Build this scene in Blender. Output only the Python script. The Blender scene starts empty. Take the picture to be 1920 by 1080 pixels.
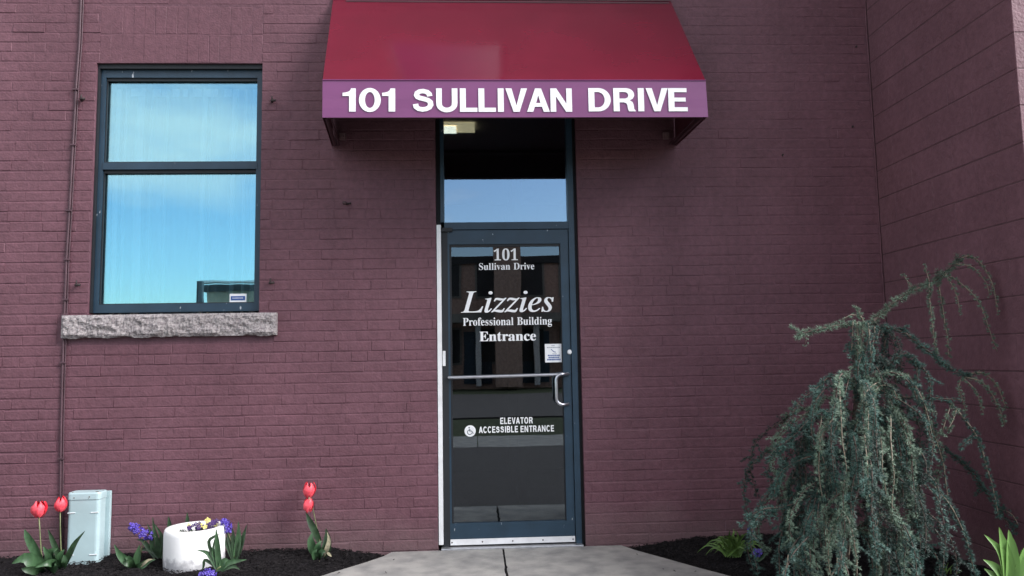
import bpy, bmesh, math, random
from mathutils import Vector, Matrix, noise
random.seed(7)
C = bpy.context.scene.collection
sc = bpy.context.scene
# ------------------------------------------------------------------ camera
F, YAW, PITCH, ROLL = 1400.0, 0.0490463, 0.09456442, -0.01721999
CAM = Vector((0, -5.0, 1.225))
_cy, _sy, _cp, _sp = math.cos(YAW), math.sin(YAW), math.cos(PITCH), math.sin(PITCH)
_f = Vector((_sy*_cp, _cy*_cp, _sp)); _r = Vector((_cy, -_sy, 0)); _u = _r.cross(_f)
_cr, _sr = math.cos(ROLL), math.sin(ROLL)
RX = _cr*_r + _sr*_u; UX = -_sr*_r + _cr*_u
cam = bpy.data.cameras.new('camera'); co = bpy.data.objects.new('camera', cam); C.objects.link(co)
cam.sensor_width = 36; cam.lens = F/1920*36; cam.clip_end = 2000; cam.clip_start = .05
co.matrix_world = Matrix(((RX.x, UX.x, -_f.x, CAM.x), (RX.y, UX.y, -_f.y, CAM.y), (RX.z, UX.z, -_f.z, CAM.z), (0, 0, 0, 1)))
sc.camera = co
# ------------------------------------------------------------------ world, sun, exposure
SUN_EL, SUN_AZ = math.radians(36), math.radians(109)      # veiled sun to the front right: the wing shades the corner
w = bpy.data.worlds.new('World'); sc.world = w; w.use_nodes = True
nt = w.node_tree; nt.nodes.clear()
N = nt.nodes.new; L = nt.links.new
out = N('ShaderNodeOutputWorld'); bg = N('ShaderNodeBackground'); sky = N('ShaderNodeTexSky')
sky.sky_type = 'NISHITA'; sky.sun_disc = False; sky.sun_elevation = SUN_EL; sky.sun_rotation = SUN_AZ
sky.air_density = 1.0; sky.dust_density = .6; sky.ozone_density = 1.6
tc = N('ShaderNodeTexCoord'); mp = N('ShaderNodeMapping'); mp.inputs['Scale'].default_value = (1.3, 1.3, 4.2); mp.inputs['Location'].default_value = (.35, .2, .38)
nz = N('ShaderNodeTexNoise'); nz.inputs['Scale'].default_value = 1.5; nz.inputs['Detail'].default_value = 7; nz.inputs['Roughness'].default_value = .55
rp = N('ShaderNodeValToRGB'); rp.color_ramp.elements[0].position = .47; rp.color_ramp.elements[1].position = .66
rp.color_ramp.elements[0].color = (0, 0, 0, 1); rp.color_ramp.elements[1].color = (.85, .85, .85, 1)
mx = N('ShaderNodeMix'); mx.data_type = 'RGBA'; mx.inputs[7].default_value = (5.6, 5.2, 5.1, 1)
L(tc.outputs['Generated'], mp.inputs[0]); L(mp.outputs[0], nz.inputs['Vector'])
sz = N('ShaderNodeSeparateXYZ'); L(tc.outputs['Generated'], sz.inputs[0]); mz = N('ShaderNodeMapRange'); L(sz.outputs['Z'], mz.inputs[0])
mz.inputs[1].default_value = .15; mz.inputs[2].default_value = .30; mz.inputs[3].default_value = -.16; mz.inputs[4].default_value = .13
ad = N('ShaderNodeMath'); L(nz.outputs[0], ad.inputs[0]); L(mz.outputs[0], ad.inputs[1]); L(ad.outputs[0], rp.inputs[0])   # a clear band over the horizon, broken cloud above
L(rp.outputs[0], mx.inputs[0]); L(sky.outputs[0], mx.inputs[6]); L(mx.outputs[2], bg.inputs[0]); L(bg.outputs[0], out.inputs[0])
bg.inputs[1].default_value = .135
sl = bpy.data.lights.new('sun', 'SUN'); sl.energy = 4.5; sl.angle = math.radians(40); sl.color = (.98, .95, .96)
so = bpy.data.objects.new('sun', sl); C.objects.link(so)
sd = Vector((math.sin(SUN_AZ)*math.cos(SUN_EL), math.cos(SUN_AZ)*math.cos(SUN_EL), math.sin(SUN_EL)))
so.rotation_euler = sd.to_track_quat('Z', 'Y').to_euler(); so.location = sd*50
sc.view_settings.view_transform = 'Standard'; sc.view_settings.look = 'None'
sc.view_settings.exposure = 1.0; sc.view_settings.gamma = 1; sc.view_settings.use_curve_mapping = False
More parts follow.
